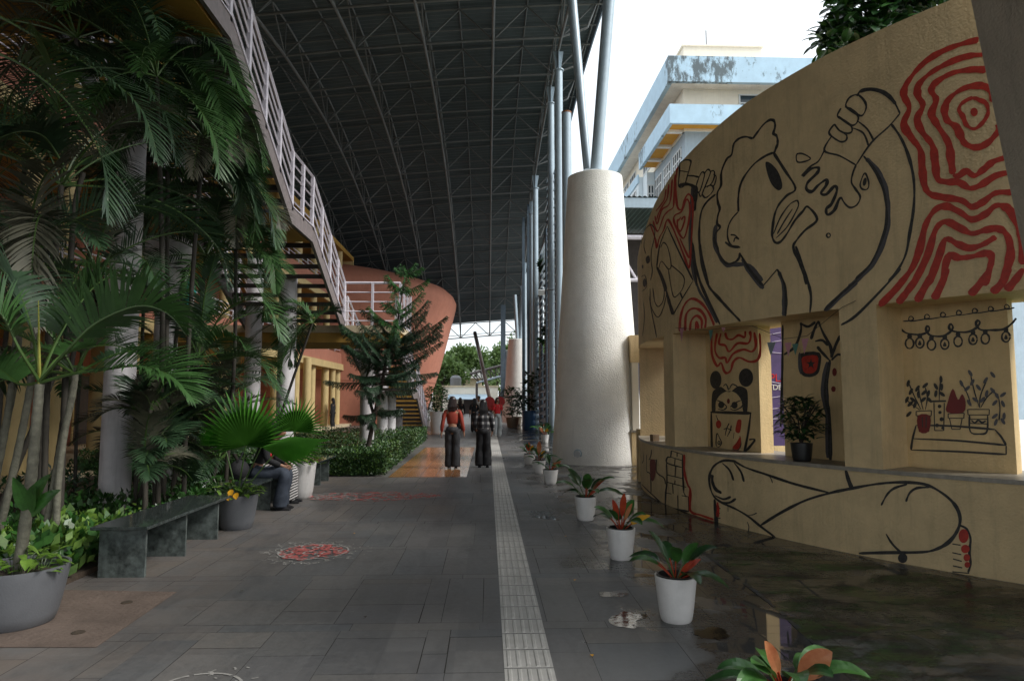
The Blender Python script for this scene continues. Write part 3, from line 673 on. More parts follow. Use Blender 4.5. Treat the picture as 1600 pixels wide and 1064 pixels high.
# red contours, right
S(A, 7.5, RD, [(1425, 152), (1370, 165), (1300, 190), (1230, 230), (1180, 280), (1147, 330), (1144, 365), (1163, 410), (1142, 470), (1170, 520), (1205, 570), (1212, 640), (1222, 705), (1245, 735), (1300, 748), (1360, 758), (1400, 782), (1440, 765), (1490, 730), (1555, 728)],
  [(1445, 208), (1380, 215), (1310, 240), (1240, 280), (1197, 325), (1197, 365), (1215, 400), (1193, 450), (1212, 500), (1250, 550), (1260, 610), (1270, 675), (1300, 688), (1350, 690), (1390, 712), (1430, 702), (1490, 665), (1545, 652)],
  [(1458, 265), (1390, 265), (1320, 280), (1262, 315), (1247, 345), (1265, 380), (1247, 430), (1270, 475), (1310, 540), (1320, 600), (1328, 660)], [(1328, 662), (1350, 665), (1378, 648), (1410, 665), (1445, 640), (1480, 612), (1525, 597)],
  [(1480, 385), (1468, 342), (1430, 325), (1370, 335), (1318, 370), (1297, 410), (1305, 455), (1340, 480), (1355, 510), (1375, 545), (1420, 558), (1460, 540), (1497, 500), (1505, 470)])
S(A, 4.5, RD, [(1400, 372), (1365, 390), (1350, 415), (1365, 440), (1380, 475), (1410, 488), (1440, 465), (1460, 430), (1455, 395), (1430, 380), (1400, 372)])
Fl(A, RD, ell(1408, 425, 14, 16))
S(A, 8, RD, [(1125, 1072), (1170, 1020), (1200, 950), (1225, 850), (1260, 795), (1300, 780), (1350, 800), (1400, 830), (1450, 810), (1490, 778), (1530, 785), (1565, 830), (1585, 900), (1594, 1000)],
  [(1175, 1080), (1230, 970), (1262, 870), (1300, 838), (1350, 860), (1400, 883), (1450, 870), (1500, 865), (1535, 895), (1545, 960), (1525, 1040), (1510, 1085)], [(1235, 1080), (1275, 970), (1300, 905), (1345, 922), (1390, 938), (1440, 925), (1490, 895)],
  [(1285, 1085), (1310, 970), (1350, 975), (1400, 970), (1455, 957), (1474, 975), (1465, 1020), (1445, 1080)])
S(Cc, 8, RD, [(455, 0), (380, 95), (295, 182)], [(513, 0), (440, 100), (385, 170)], [(568, 0), (520, 85), (478, 162)], [(632, 0), (592, 90), (562, 150)], [(838, 0), (790, 70), (738, 130)], [(935, 0), (890, 75), (845, 118)], [(998, 0), (960, 55), (915, 107)])
# red contours, left
S(E_, 2.6, RD, [(262, 72), (253, 150), (257, 240), (266, 285), (285, 290), (298, 245), (318, 212), (338, 235), (342, 300), (338, 400), (325, 590), (300, 540), (265, 450), (215, 345), (190, 400), (168, 440), (155, 490), (146, 440), (118, 360)],
  [(250, 110), (245, 230), (240, 280), (215, 300), (190, 330), (160, 405), (135, 350)], [(235, 135), (228, 230), (215, 270), (180, 295), (158, 365), (145, 325)], [(217, 160), (210, 230), (190, 265), (165, 310), (155, 345)], [(203, 185), (196, 235), (176, 268), (150, 300)],
  [(282, 330), (270, 345), (262, 350), (265, 390), (280, 402), (300, 350), (298, 328), (282, 345)], [(308, 240), (325, 262), (325, 330), (302, 430), (280, 430), (245, 355), (250, 322), (285, 300), (308, 240)], [(275, 440), (322, 540), (330, 500)])
S(B, 3.4, RD, [(258, 432), (262, 365), (280, 305), (315, 272), (360, 290), (400, 340), (427, 402)], [(285, 428), (290, 350), (320, 320), (360, 330), (385, 370), (382, 415)], [(308, 427), (315, 380), (340, 355), (365, 375), (365, 418)], [(336, 424), (340, 385), (350, 418)])
# left black figures
S(E_, 1.3, I, [(75, 470), (80, 420), (108, 380), (130, 372), (145, 400), (140, 450), (128, 500), (126, 560), (132, 610), (122, 660)], [(175, 490), (190, 463), (213, 490), (230, 580), (215, 600), (180, 560), (165, 600)], [(230, 580), (295, 640), (290, 700), (252, 745), (235, 720), (215, 600)],
  [(120, 700), (125, 790), (160, 850), (190, 800), (207, 725)], [(135, 700), (145, 770), (165, 795), (190, 760), (195, 700)], [(115, 740), (130, 830), (155, 955)], [(85, 770), (92, 850), (80, 950)], [(95, 440), (88, 480), (98, 520)], [(75, 640), (95, 635), (102, 690), (80, 715)])
S(E_, 1.8, I, [(210, 378), (275, 520), (345, 660)], [(345, 660), (290, 750), (240, 838)], [(210, 378), (170, 480), (155, 590)])
S(E_, 4, I, [(155, 590), (180, 640), (205, 715)], [(205, 715), (222, 780), (240, 835)], [(278, 725), (288, 750)])
Fl(E_, I, [(98, 545), (112, 530), (120, 545), (118, 565), (104, 572)], ell(82, 588, 4, 10), ell(92, 672, 9, 22))
# lower wall
S(D, 3.2, I, [(440, 208), (390, 205), (350, 228), (333, 270), (336, 312), (352, 350), (385, 375), (440, 400), (490, 430), (540, 470), (600, 515)], [(430, 205), (480, 233), (560, 260), (680, 300), (820, 335)],
  [(540, 465), (620, 415), (720, 365), (820, 335), (900, 318), (1000, 300), (1100, 292), (1200, 300), (1270, 335), (1320, 380), (1342, 430), (1335, 480), (1300, 530), (1250, 560), (1190, 573), (1050, 575), (935, 578)], [(880, 238), (890, 280), (905, 320)])
S(D, 4.5, I, [(345, 262), (345, 290), (358, 320), (382, 335)], [(882, 240), (893, 280), (908, 318)])
S(D, 2.6, I, [(1025, 385), (1050, 340), (1080, 315), (1130, 300)], [(1125, 370), (1140, 335), (1170, 315), (1220, 312)], [(385, 215), (415, 245), (430, 285)], [(432, 213), (460, 250), (472, 290)], [(355, 345), (390, 360), (420, 350)], [(370, 370), (410, 375), (440, 358)], [(1045, 500), (1070, 540), (1105, 575)], [(1340, 465), (1370, 480), (1385, 520), (1380, 570), (1385, 620), (1375, 655)])
S(D, 1.2, I, [(560, 258), (578, 272), (588, 295)], [(490, 425), (510, 422), (524, 415)], [(485, 450), (492, 470), (490, 490)], [(408, 385), (408, 410)])
Fl(D, I, ell(1112, 597, 19, 20)); Fl(D, RD, ell(1357, 508, 20, 28), ell(1364, 560, 17, 17), ell(1370, 595, 13, 15), ell(1372, 624, 11, 12))
S(D, 2.6, I, [(1312, 540), (1345, 545)], [(1312, 575), (1348, 583)], [(1314, 600), (1350, 610)], [(1314, 628), (1352, 636)], [(1312, 652), (1380, 658)], [(362, 395), (378, 397)], [(362, 415), (376, 417)], [(362, 435), (378, 437)], [(362, 455), (382, 460)])
S(D, 4.5, I, [(354, 360), (358, 410), (362, 460)]); S(D, 3.5, RD, [(366, 372), (368, 400), (366, 432)], [(232, 180), (230, 240), (245, 300), (256, 325), (256, 405), (300, 425), (350, 442)])
S(D, 2.0, I, [(180, 165), (225, 180)], [(180, 165), (176, 190), (164, 192), (164, 215), (225, 233)], [(225, 180), (225, 233), (229, 330)], [(176, 190), (225, 205)], [(160, 215), (162, 290), (157, 335), (155, 390)], [(163, 262), (230, 278)], [(164, 292), (240, 312)], [(158, 335), (248, 350)], [(155, 388), (200, 400), (250, 410)], [(248, 350), (250, 410)], [(203, 173), (203, 190)], [(195, 195), (193, 222)], [(197, 225), (195, 268)], [(195, 285), (193, 300)], [(185, 300), (187, 338)], [(205, 345), (207, 400)], [(228, 330), (240, 352)])
S(D, 1.6, I, [(80, 180), (80, 245), (95, 262), (98, 340)], [(120, 200), (120, 250), (150, 275), (156, 300)], [(66, 170), (68, 200), (62, 215)], [(100, 160), (98, 180), (92, 200)], [(88, 200), (122, 203)], [(60, 300), (90, 330), (150, 385)])
Fl(D, MR, [(94, 205), (116, 208), (114, 268), (104, 288), (96, 268)])
art.build('mural_painting', wall)
# panel paintings
art = MB(); OFF[0] = 0
def SP(tf, w_, k, *lines):
    for l in lines: stroke(art, tf(l), w_, k, PR)
def FP(tf, k, *polys):
    for l in polys: fill(art, tf(l), k, PR)
SP(B, 3.2, RD, [(415, 437), (415, 540), (440, 600), (460, 585), (475, 625), (490, 635), (508, 620), (520, 580), (550, 560), (600, 580), (640, 568), (652, 520), (648, 440)], [(440, 440), (430, 520), (450, 560), (480, 560), (490, 585), (520, 540), (570, 520), (610, 530), (630, 500), (622, 435)],
   [(460, 440), (450, 490), (480, 500), (500, 530), (540, 490), (590, 490), (605, 460), (600, 430)], [(480, 438), (490, 465), (515, 470), (545, 450), (575, 460), (578, 430)])
FP(B, I, ell(434, 668, 28, 44), ell(582, 657, 35, 45), [(430, 715), (460, 702), (500, 728), (540, 700), (572, 705), (590, 730), (588, 822), (568, 822), (560, 770), (535, 735), (500, 722), (460, 738), (435, 775), (432, 822), (415, 820), (416, 740)], ell(461, 790, 15, 17), ell(526, 792, 15, 17))
FP(B, MR, ell(496, 772, 7, 13)); SP(B, 1.6, I, [(440, 768), (465, 778), (487, 800), (470, 815), (445, 810)], [(505, 800), (540, 775), (572, 768), (560, 800), (525, 816), (505, 808)], [(470, 700), (485, 690), (497, 718)], [(500, 715), (515, 690), (540, 700)])
SP(B, 3.6, I, [(408, 825), (500, 828), (608, 831)]); SP(B, 2.8, I, [(412, 825), (413, 920), (415, 1008)], [(605, 830), (592, 930), (572, 1030)], [(597, 960), (625, 960), (600, 995), (576, 1020)])
FP(B, RD, ell(448, 885, 13, 20), [(545, 862), (560, 868), (552, 925), (530, 918), (538, 875)], [(555, 945), (556, 985), (540, 1008), (516, 1000), (535, 975)])
SP(B, 1.3, I, [(435, 840), (442, 858), (448, 870)], [(524, 925), (520, 955)], [(440, 930), (436, 985), (450, 996), (462, 975), (452, 950), (440, 930)], [(480, 940), (488, 905), (500, 880)], [(490, 945), (505, 915), (510, 890)], [(472, 910), (490, 905), (512, 915)], ell(450, 975, 5, 8)+[(455, 975)], [(552, 942), (558, 985), (540, 1012), (514, 1004)])
# hanging pot and tree panel
SP(B, 6.5, IG, [(984, 1050), (980, 850), (968, 780), (962, 690), (980, 580)]); SP(B, 5, I, [(995, 1060), (990, 850), (978, 780), (974, 690), (993, 570)])
SP(B, 3.4, I, [(850, 388), (850, 430), (822, 505), (768, 545)], [(850, 392), (885, 408), (922, 385)], [(935, 380), (915, 425), (900, 470)], [(935, 380), (960, 440), (995, 505), (1000, 560)], [(990, 572), (955, 535), (930, 505)], [(1000, 572), (1030, 545), (1048, 548)], [(1002, 560), (1020, 500), (1045, 450)], [(920, 480), (955, 475), (985, 500)])
FP(B, IG, [(838, 545), (850, 542), (852, 640), (838, 610)]); FP(B, I, [(848, 540), (942, 535), (946, 600), (932, 640), (893, 655), (855, 643), (846, 600)]); FP(B, RD, [(860, 556), (930, 550), (933, 595), (922, 626), (893, 638), (866, 630), (858, 597)])
FP(B, I, [(900+q*math.sin(a), 590-q*1.1*math.cos(a)) for a, q in [(j*math.pi/5, 24 if j % 2 == 0 else 10) for j in range(10)]]); FP(B, MR, ell(1015, 630, 11, 20), ell(1010, 713, 11, 14))
SP(B, 3, I, [(762, 400), (760, 560), (757, 750), (752, 900)])
# niche with bulbs and plants
loops = lambda x0, y0, x1, y1, n, h: [(x0, y0)]+[q for i in range(n) for q in [(x0+(x1-x0)*(i+.5)/n+6, y0+(y1-y0)*(i+.5)/n), (x0+(x1-x0)*(i+.5)/n+12, y0+(y1-y0)*(i+.5)/n-h*.6), (x0+(x1-x0)*(i+.5)/n, y0+(y1-y0)*(i+.5)/n-h), (x0+(x1-x0)*(i+.5)/n-10, y0+(y1-y0)*(i+.5)/n-h*.5), (x0+(x1-x0)*(i+.5)/n+2, y0+(y1-y0)*(i+.5)/n+4)]]+[(x1, y1)]
SP(Cc, 1.5, I, loops(410, 257, 955, 190, 7, 20)); SP(Cc, 2.6, I, [(400, 295), (430, 315), (490, 322), (530, 310), (540, 290), (528, 280), (524, 300), (545, 325), (600, 330), (640, 310), (655, 285), (642, 270), (636, 290), (655, 305), (720, 310), (765, 292), (786, 265), (775, 252), (768, 272), (790, 298), (840, 300), (900, 296), (940, 270), (964, 242)])
for x, y in ((443, 365), (493, 362), (550, 372), (615, 368), (680, 355), (753, 345), (813, 342), (914, 333)):
    e = ell(x, y, 20, 25); SP(Cc, 2.0, I, e+[e[0]]); FP(Cc, I, [(x-10, y-25), (x+10, y-25), (x+9, y-44), (x-9, y-44)])
for x, y in ((493, 362), (615, 368), (753, 345), (914, 333)): FP(Cc, I, [(x-9, y+10), (x, y-12), (x+9, y+10)])
SP(Cc, 2.2, I, [(475, 765), (458, 830), (450, 885)], [(450, 885), (680, 893), (915, 907)], [(915, 907), (915, 865)], [(475, 765), (650, 768), (860, 785)], [(860, 785), (890, 820), (915, 862)], [(458, 830), (680, 840), (915, 862)])
FP(Cc, MR, [(483, 718), (543, 718), (537, 795), (490, 795)], [(625, 700), (630, 650), (655, 585), (680, 640), (700, 612), (717, 650), (706, 702)])
SP(Cc, 2.0, I, [(475, 697), (550, 693)], [(550, 693), (549, 718)], [(549, 718), (475, 718)], [(475, 718), (475, 697)], [(482, 718), (490, 795)], [(490, 795), (537, 795)], [(537, 795), (544, 718)], [(505, 722), (507, 790)], [(525, 722), (523, 790)],
   [(562, 655), (566, 790)], [(566, 790), (610, 790)], [(610, 790), (613, 655)], [(632, 708), (710, 705)], [(710, 705), (708, 730)], [(708, 730), (632, 730)], [(632, 730), (632, 708)], [(638, 730), (650, 784)], [(650, 784), (690, 784)], [(690, 784), (700, 730)],
   [(727, 687), (833, 687)], [(833, 687), (832, 714)], [(832, 714), (729, 714)], [(729, 714), (727, 687)], [(736, 714), (740, 795), (785, 807), (821, 795), (825, 714)], [(740, 735), (822, 735)], [(740, 755), (822, 758)], [(745, 740), (762, 752), (780, 740), (798, 752), (818, 740)])
SP(Cc, 4, I, [(553, 648), (622, 646)]); FP(Cc, I, ell(590, 672, 9, 9), ell(592, 702, 8, 8), ell(600, 735, 10, 10), ell(578, 765, 9, 9), ell(605, 778, 7, 7))
SP(Cc, 1.3, I, [(510, 690), (495, 630), (485, 570)], [(520, 690), (530, 630), (520, 580)], [(500, 690), (470, 630), (440, 560)], [(588, 645), (590, 590), (597, 535)], [(785, 680), (790, 620), (820, 545)], [(785, 680), (760, 600), (742, 520)], [(790, 680), (820, 630), (860, 592)], [(745, 672), (725, 610), (695, 555)], [(875, 610), (885, 680), (880, 740)], [(495, 690), (450, 660), (430, 640)])
lr = random.Random(5)
for x, y in [(437, 560), (450, 600), (482, 585), (520, 570), (430, 640), (447, 660), (460, 640), (487, 615), (515, 605), (535, 610), (440, 710), (540, 640), (597, 540), (572, 575), (600, 578), (572, 610), (602, 612), (740, 510), (697, 560), (725, 585), (750, 555), (780, 580), (815, 545), (850, 518), (820, 610), (850, 595), (765, 640), (800, 640), (735, 655), (870, 620), (900, 615), (860, 655), (900, 660), (860, 720), (905, 720), (865, 750), (900, 745), (510, 640), (470, 665)]:
    FP(Cc, IG if x > 680 else I, ell(x, y, 8, 18, lr.uniform(-55, 55), 8))
art.build('niche_painting', wall)
# leaning buttress slab at the right edge of the picture
Yb = 5.28; tl = aY(1517, 0, Yb); ml = aY(1600, 400, Yb); sl = (ml.x-tl.x)/(ml.z-tl.z)
xa = lambda z: tl.x+sl*(z-tl.z)
mb = MB(); mb.prism([(xa(0), Yb, 0), (xa(6.2), Yb, 6.2), (xa(6.2)+.45, Yb, 6.2), (xa(0)+.45, Yb, 0)], (0, -2.6, 0), 'plaster_grey'); tag(mb.build('leaning_buttress'), 'plain grey slanting concrete slab leaning at the right end of the mural wall', 'buttress')
# things on the sill
mb = MB(); p = gz(1020, 689, .89); mb.box((p.x+.03, p.y, .945), (.12, .10, .11), 'wood', rz=.3); tag(mb.build('wooden_block', None, False, .004), 'small brown wooden block lying on the curved sill left of the first pier', 'block')
# bunting across the opening
bt = thing('bunting', (3.0, 9, 2.4), 'string of small pink, green and grey triangle flags hung across the wall opening', 'bunting')
pts = [aY(1055, 512, 9.7), aY(1110, 516, 9.0), aY(1145, 512, 8.6), aY(1190, 510, 8.2), aY(1235, 530, 7.75), aY(1275, 526, 7.5), aY(1316, 480, 7.05), aY(1337, 470, 6.9)]
pts = [p if (V((p.x-CX, p.y-CY)).length > CR+.02) else V((CX, CY, p.z))+(V((p.x-CX, p.y-CY, 0)).normalized()*(CR+.03)) for p in pts]
mb = MB(); mb.tube(pts, .003, 'ink', 5); mb.build('cord', bt)
for px, py, w_, h, k, Y in ((1054, 512, 14, 22, 'flag_pink', 9.6), (1119, 516, 12, 18, 'flag_green', 8.9), (1138, 512, 10, 8, 'flag_pink', 8.65), (1216, 535, 18, 22, 'flag_grey', 7.9), (1244, 536, 13, 22, 'flag_pink', 7.7), (1257, 538, 12, 18, 'flag_green', 7.62), (1271, 530, 13, 24, 'flag_pink', 7.5)):
    p = aY(px, py, Y); q = V((p.x-CX, p.y-CY, 0)).normalized(); p = V((CX, CY, p.z))+q*(CR+.04); s = Y/FX; t_ = V((-q.y, q.x, 0)); mb = MB()
    mb.prism([p-t_*w_*s/2, p+t_*w_*s/2, p-V((0, 0, h*s))+t_*random.uniform(-.02, .02)], q*.002, k); mb.build('flag', bt)
# small dark nail holes/anchors on the pier between the openings
# ================= STAIRS =================
stair = thing('steel_staircase', (-4.6, 17, 0), 'long open-tread staircase with white steel railings climbing left under the canopy roof', 'staircase')
XR, XL = -3.58, -5.9
P = [(aX(537, 509, XR).y, 3.42), (13.75, 5.02), (12.3, 5.02), (9.15, 6.80), (3.0, 6.80)]
def rail(P, x, name='railing', side=0):
    """P: list of (y, z) along the stringer; white posts, top rail, three mid rails"""
    mb = MB(); pts = [V((x, y, z)) for y, z in P]; hs = [.18, .42, .66, .86, 1.08]
    for h, r in zip(hs, (.021, .021, .021, .021, .034)):
        mb.tube([p+V((0, 0, h)) for p in pts], r, 'rail_white', 4)
    for a, b in zip(pts[:-1], pts[1:]):
        n = max(1, round((b-a).length/.85))
        for i in range(0 if a is pts[0] else 1, n+1):
            p = a.lerp(b, i/n); mb.bb((p.x-.03, p.y-.045, p.z-.03), (p.x+.03, p.y+.045, p.z+1.07), 'rail_white')
    return mb.build(name, stair)
def stringer(P, x, name='stringer'):
    mb = MB()
    for (y0, z0), (y1, z1) in zip(P[:-1], P[1:]):
        mb.prism([(x, y0, z0+.03), (x, y1, z1+.03), (x, y1, z1-.27), (x, y0, z0-.27)], (.06, 0, 0), 'stringer')
        mb.prism([(x+.002, y0, z0+.05), (x+.002, y1, z1+.05), (x+.002, y1, z1+.03), (x+.002, y0, z0+.03)], (.075, 0, 0), 'rail_white')
    return mb.build(name, stair)
rail(P, XR); rail(P, XL); stringer(P, XR-.03); stringer(P, XL-.03)
def treads(y0, z0, y1, z1, x0, x1, n, name='tread'):
    for i in range(n):
        u = (i+.5)/n; y = y0+(y1-y0)*u; z = z0+(z1-z0)*u
        mb = MB(); mb.bb((x0, y-.15, z-.02), (x1, y+.15, z+.025), 'steel_dark'); mb.bb((x0, y-.15, z-.07), (x1, y-.12, z-.02), 'steel_dark'); mb.build(name, stair)
treads(P[0][0], P[0][1], P[1][0], P[1][1], XL+.04, XR-.04, 10); treads(P[2][0], P[2][1], P[3][0], P[3][1], XL+.04, XR-.04, 11)
def landing(x0, x1, y0, y1, z):
    mb = MB(); mb.bb((x0, y0, z-.06), (x1, y1, z+.0), 'stringer'); mb.bb((x0+.03, y0+.03, z-.28), (x1-.03, y1-.03, z-.06), 'ochre'); mb.build('landing', stair)
landing(XL+.04, XR-.04, P[2][0]+.01, P[1][0]-.01, 5.02); landing(-9.2, XR-.04, 3.0, P[3][0]-.01, 6.8)
Y0 = P[0][0]+.02; XS = -2.15
mb = MB(); mb.bb((-9.1, Y0, 3.22), (XS, Y0+2.4, 3.40), 'plaster_pale'); mb.bb((-9.05, Y0+.05, 2.98), (XS-.05, Y0+2.35, 3.22), 'ochre'); mb.build('landing', stair)
def railx(x0, x1, y, z, n, nm='railing'):
    mb = MB()
    for h, r in ((.12, .016), (.36, .016), (.60, .016), (.84, .016), (1.08, .03)): mb.tube([(x0, y, z+h), (x1, y, z+h)], r, 'rail_white', 4)
    for i in range(n+1): x = x0+(x1-x0)*i/n; mb.bb((x-.03, y-.03, z), (x+.03, y+.03, z+1.07), 'rail_white')
    mb.build(nm, stair)
railx(XR, XS-.05, Y0+.04, 3.4, 2); 
# lower flights, going away from the camera
X2, X3 = -2.62, -4.0
Q = [(Y0+2.42, 3.40), (24.2, 1.85), (25.4, 1.85), (29.6, .02)]
rail(Q, X2); rail(Q, X3); stringer(Q, X2-.03); stringer(Q, X3-.03)
treads(Q[0][0], Q[0][1], Q[1][0], Q[1][1], X3+.04, X2-.04, 10); treads(Q[2][0], Q[2][1], Q[3][0], Q[3][1], X3+.04, X2-.04, 11)
mb = MB(); mb.bb((X3+.04, Q[1][0]+.01, 1.78), (X2-.04, Q[2][0]-.01, 1.84), 'stringer'); mb.build('landing', stair)
mb = MB(); mb.bb((XS-.03, Y0+.05, 3.4), (XS+.0, Y0+2.35, 3.46), 'rail_white')
for h in (.36, .60, .84, 1.08): mb.tube([(XS-.05, Y0+.05, 3.4+h), (XS-.05, Y0+2.35, 3.4+h)], .018, 'rail_white', 4)
for i in range(4): mb.bb((XS-.08, Y0+.05+i*.74, 3.4), (XS-.02, Y0+.11+i*.74, 4.47), 'rail_white')
mb.build('railing', stair)
# white round support columns
def wcol(px, Y, r, zt, label, cap=False):
    p = aY(px, 622, Y); t = thing('white_column', (p.x, Y, 0), label, 'column', 'white round columns under the staircase'); mb = MB()
    mb.tube([(p.x, Y, 0), (p.x, Y, zt)], r, 'column_white', 24); mb.build('shaft', t, True)
    if cap: mb = MB(); mb.lathe([(r*1.0, zt), (r*2.3, zt+.9), (r*2.3, zt+1.05)], (p.x, Y, 0), 'column_white', 24); mb.build('capital', t, True)
    return t
wcol(186, 9.75, .20, 6.5, 'thick stained white column between the palms, beside the black granite bench')
wcol(393, 16.4, .19, 4.95, 'white column behind the fan palm and the seated people')
wcol(446, 15.4, .195, 4.3, 'grey white column under the open stair treads with its top in view')
wcol(574, 18.3, .19, 2.98, 'tall white column left of the dark conifer trunk, holding the lower landing')
wcol(598, 24.6, .19, 2.98, 'white column just right of the conifer trunk'); wcol(612, 24.9, .16, 1.78, 'slimmer white column second right of the conifer trunk')
wcol(624, 27.6, .14, 1.2, 'short grey white column beside the lowest stair treads')
p = aY(262, 360, 11.5); wcol(255, 11.5, .18, 3.2, 'grey column with a widening head half hidden in the palm leaves', True)
# ================= LEFT BUILDING =================
bld = thing('college_building', (-9, 25, 0), 'terracotta and yellow building with open galleries behind the palms and stairs', 'building')
def part(name, *boxes, bev=0):
    mb = MB()
    for a, b, k in boxes: mb.bb(a, b, k)
    return mb.build(name, bld, False, bev)
BX = -8.3
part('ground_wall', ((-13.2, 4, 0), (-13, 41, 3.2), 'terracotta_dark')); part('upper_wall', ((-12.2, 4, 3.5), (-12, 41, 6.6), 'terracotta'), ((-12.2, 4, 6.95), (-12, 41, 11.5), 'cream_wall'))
part('plinth', ((-13, 4, 0), (BX+.35, 42, .14), 'plaster_pale'))
part('floor_slab', ((-13, 4, 3.2), (BX, 42, 3.42), 'ochre'), ((BX, 4, 3.17), (BX+.1, 42, 3.5), 'column_yellow'))
part('floor_slab', ((-13, 4, 6.62), (BX, 42, 6.85), 'ochre'), ((BX, 4, 6.6), (BX+.1, 42, 6.92), 'column_yellow'))
part('floor_slab', ((-13, 2, 10.0), (BX, 42, 10.25), 'ochre'))
part('gallery_parapet', ((BX-.1, 4, 3.5), (BX+.02, 42, 4.12), 'terracotta')); part('gallery_parapet', ((BX-.1, 4, 6.92), (BX+.02, 42, 7.5), 'terracotta'))
part('end_wall', ((-40, 2, 0), (-13.2, 2.3, 12), 'cream_wall')); part('end_wall', ((-13, 41.8, 0), (BX, 42, 10), 'column_yellow'))
for z in (4.12, 7.5):
    mb = MB()
    for h in (.15, .32, .5): mb.tube([(BX-.04, 4, z+h), (BX-.04, 42, z+h)], .02, 'rail_white', 5)
    y = 4.5
    while y < 42: mb.tube([(BX-.04, y, z), (BX-.04, y, z+.5)], .02, 'rail_white', 5); y += 1.5
    mb.build('gallery_railing', bld)
for z0, z1, r in ((.14, 3.2, .19), (3.42, 6.62, .17), (6.85, 10, .17)):
    for i, y in enumerate([5.5, 8.3, 11.1, 13.9, 16.7, 19.5, 22.3, 25.1, 27.9, 30.7, 33.5, 36.3, 39.1]):
        if z0 < 1 and y < 15: continue
        mb = MB(); mb.tube([(BX-.25, y, z0), (BX-.25, y, z1)], r, 'column_yellow', 20); mb.build('round_column', bld, True)
for px, Y, r, zt in ((77, 15, .235, 3.2), (148, 19.3, .21, 3.2), (22, 13.6, .22, 6.6), (477, 27.5, .16, 3.2), (517, 37.5, .16, 3.2)):
    p = aY(px, 700, Y); mb = MB(); mb.tube([(p.x, Y, .0), (p.x, Y, zt)], r, 'column_yellow', 20); mb.build('round_column', bld, True)
for y in (12, 17, 22.5, 28, 33.5, 38):
    mb = MB(); mb.bb((-12.98, y-.5, .14), (-12.93, y+.5, 2.3), 'steel_dark'); mb.bb((-12.99, y-.58, .14), (-12.95, y-.5, 2.38), 'column_yellow'); mb.bb((-12.99, y+.5, .14), (-12.95, y+.58, 2.38), 'column_yellow'); mb.build('door', bld)
    mb = MB(); mb.bb((-11.98, y+1, 4.4), (-11.94, y+2.8, 5.9), 'glass_dark'); mb.bb((-11.97, y+.94, 5.9), (-11.92, y+2.86, 5.98), 'frame_white'); mb.bb((-11.97, y+.94, 4.32), (-11.92, y+2.86, 4.4), 'frame_white'); mb.bb((-11.97, y+1.87, 4.4), (-11.92, y+1.93, 5.9), 'frame_white'); mb.build('window', bld)
# inverted terracotta drum (auditorium) at the end of the arcade
dr = thing('terracotta_drum', (-11, 48, 0), 'big terracotta drum of the hall flaring outwards to a rounded top behind the conifer', 'building')
bl, tr_, Yd = aY(662, 655, 46), aY(711, 480, 46), 46
cx, cy = -12.2, 47.0
rb = bl.x-cx; rt = tr_.x-cx
prof = [(rb-.15, 0), (rb+(rt-rb)*.5, tr_.z*.48), (rt, tr_.z), (rt+.03, tr_.z+.35), (rt-.15, tr_.z+.75), (rt-.6, tr_.z+1.15), (rt-1.5, tr_.z+1.5), (rt-3.2, tr_.z+1.95), (rt-6, tr_.z+2.25), (.5, tr_.z+2.5)]
mb = MB(); mb.lathe([(r, z) for r, z in prof], (cx, cy, 0), 'terracotta', 96); mb.build('drum_shell', dr, True)
mb = MB()
for z in (2.6, 5.2):
    r = rb+(rt-rb)*z/tr_.z; mb.lathe([(r+.012, z), (r+.018, z+.04)], (cx, cy, 0), 'terracotta_dark', 96, False)
mb.build('groove', dr)
p = aY(650, 640, 39.5); mb = MB(); mb.prism([(p.x-1.6, 39.3, 0), (p.x+.35, 39.3, 0), (p.x+.05, 39.3, 3.4), (p.x-1.6, 39.3, 3.4)], (0, .35, 0), 'ochre'); mb.build('buttress', dr)
# ================= BENCHES =================
def bench(y0, y1, legs, label, x0=-3.56, x1=-3.03):
    t = thing('granite_bench', (x0, (y0+y1)/2, 0), label, 'bench', 'black granite benches along the planting bed')
    mb = MB(); mb.bb((x0, y0, .435), (x1, y1, .465), 'granite'); mb.build('seat', t, False, .004)
    for y in legs: mb = MB(); mb.bb((x0+.03, y-.015, 0), (x1-.06, y+.015, .434), 'granite_side'); mb.build('leg', t)
g = gz(240, 893)
bench(6.28, 8.28, (6.40, 7.22, 8.05), 'long black granite bench nearest the camera with streaked side slabs', -3.51, -3.01)
bench(9.1, 11.05, (9.22, 10.1, 10.95), 'black granite bench where two people are sitting', -3.6, -3.06)
bench(12.2, 13.95, (12.9, 13.55), 'far black granite bench behind the white planter', -3.62, -3.02)
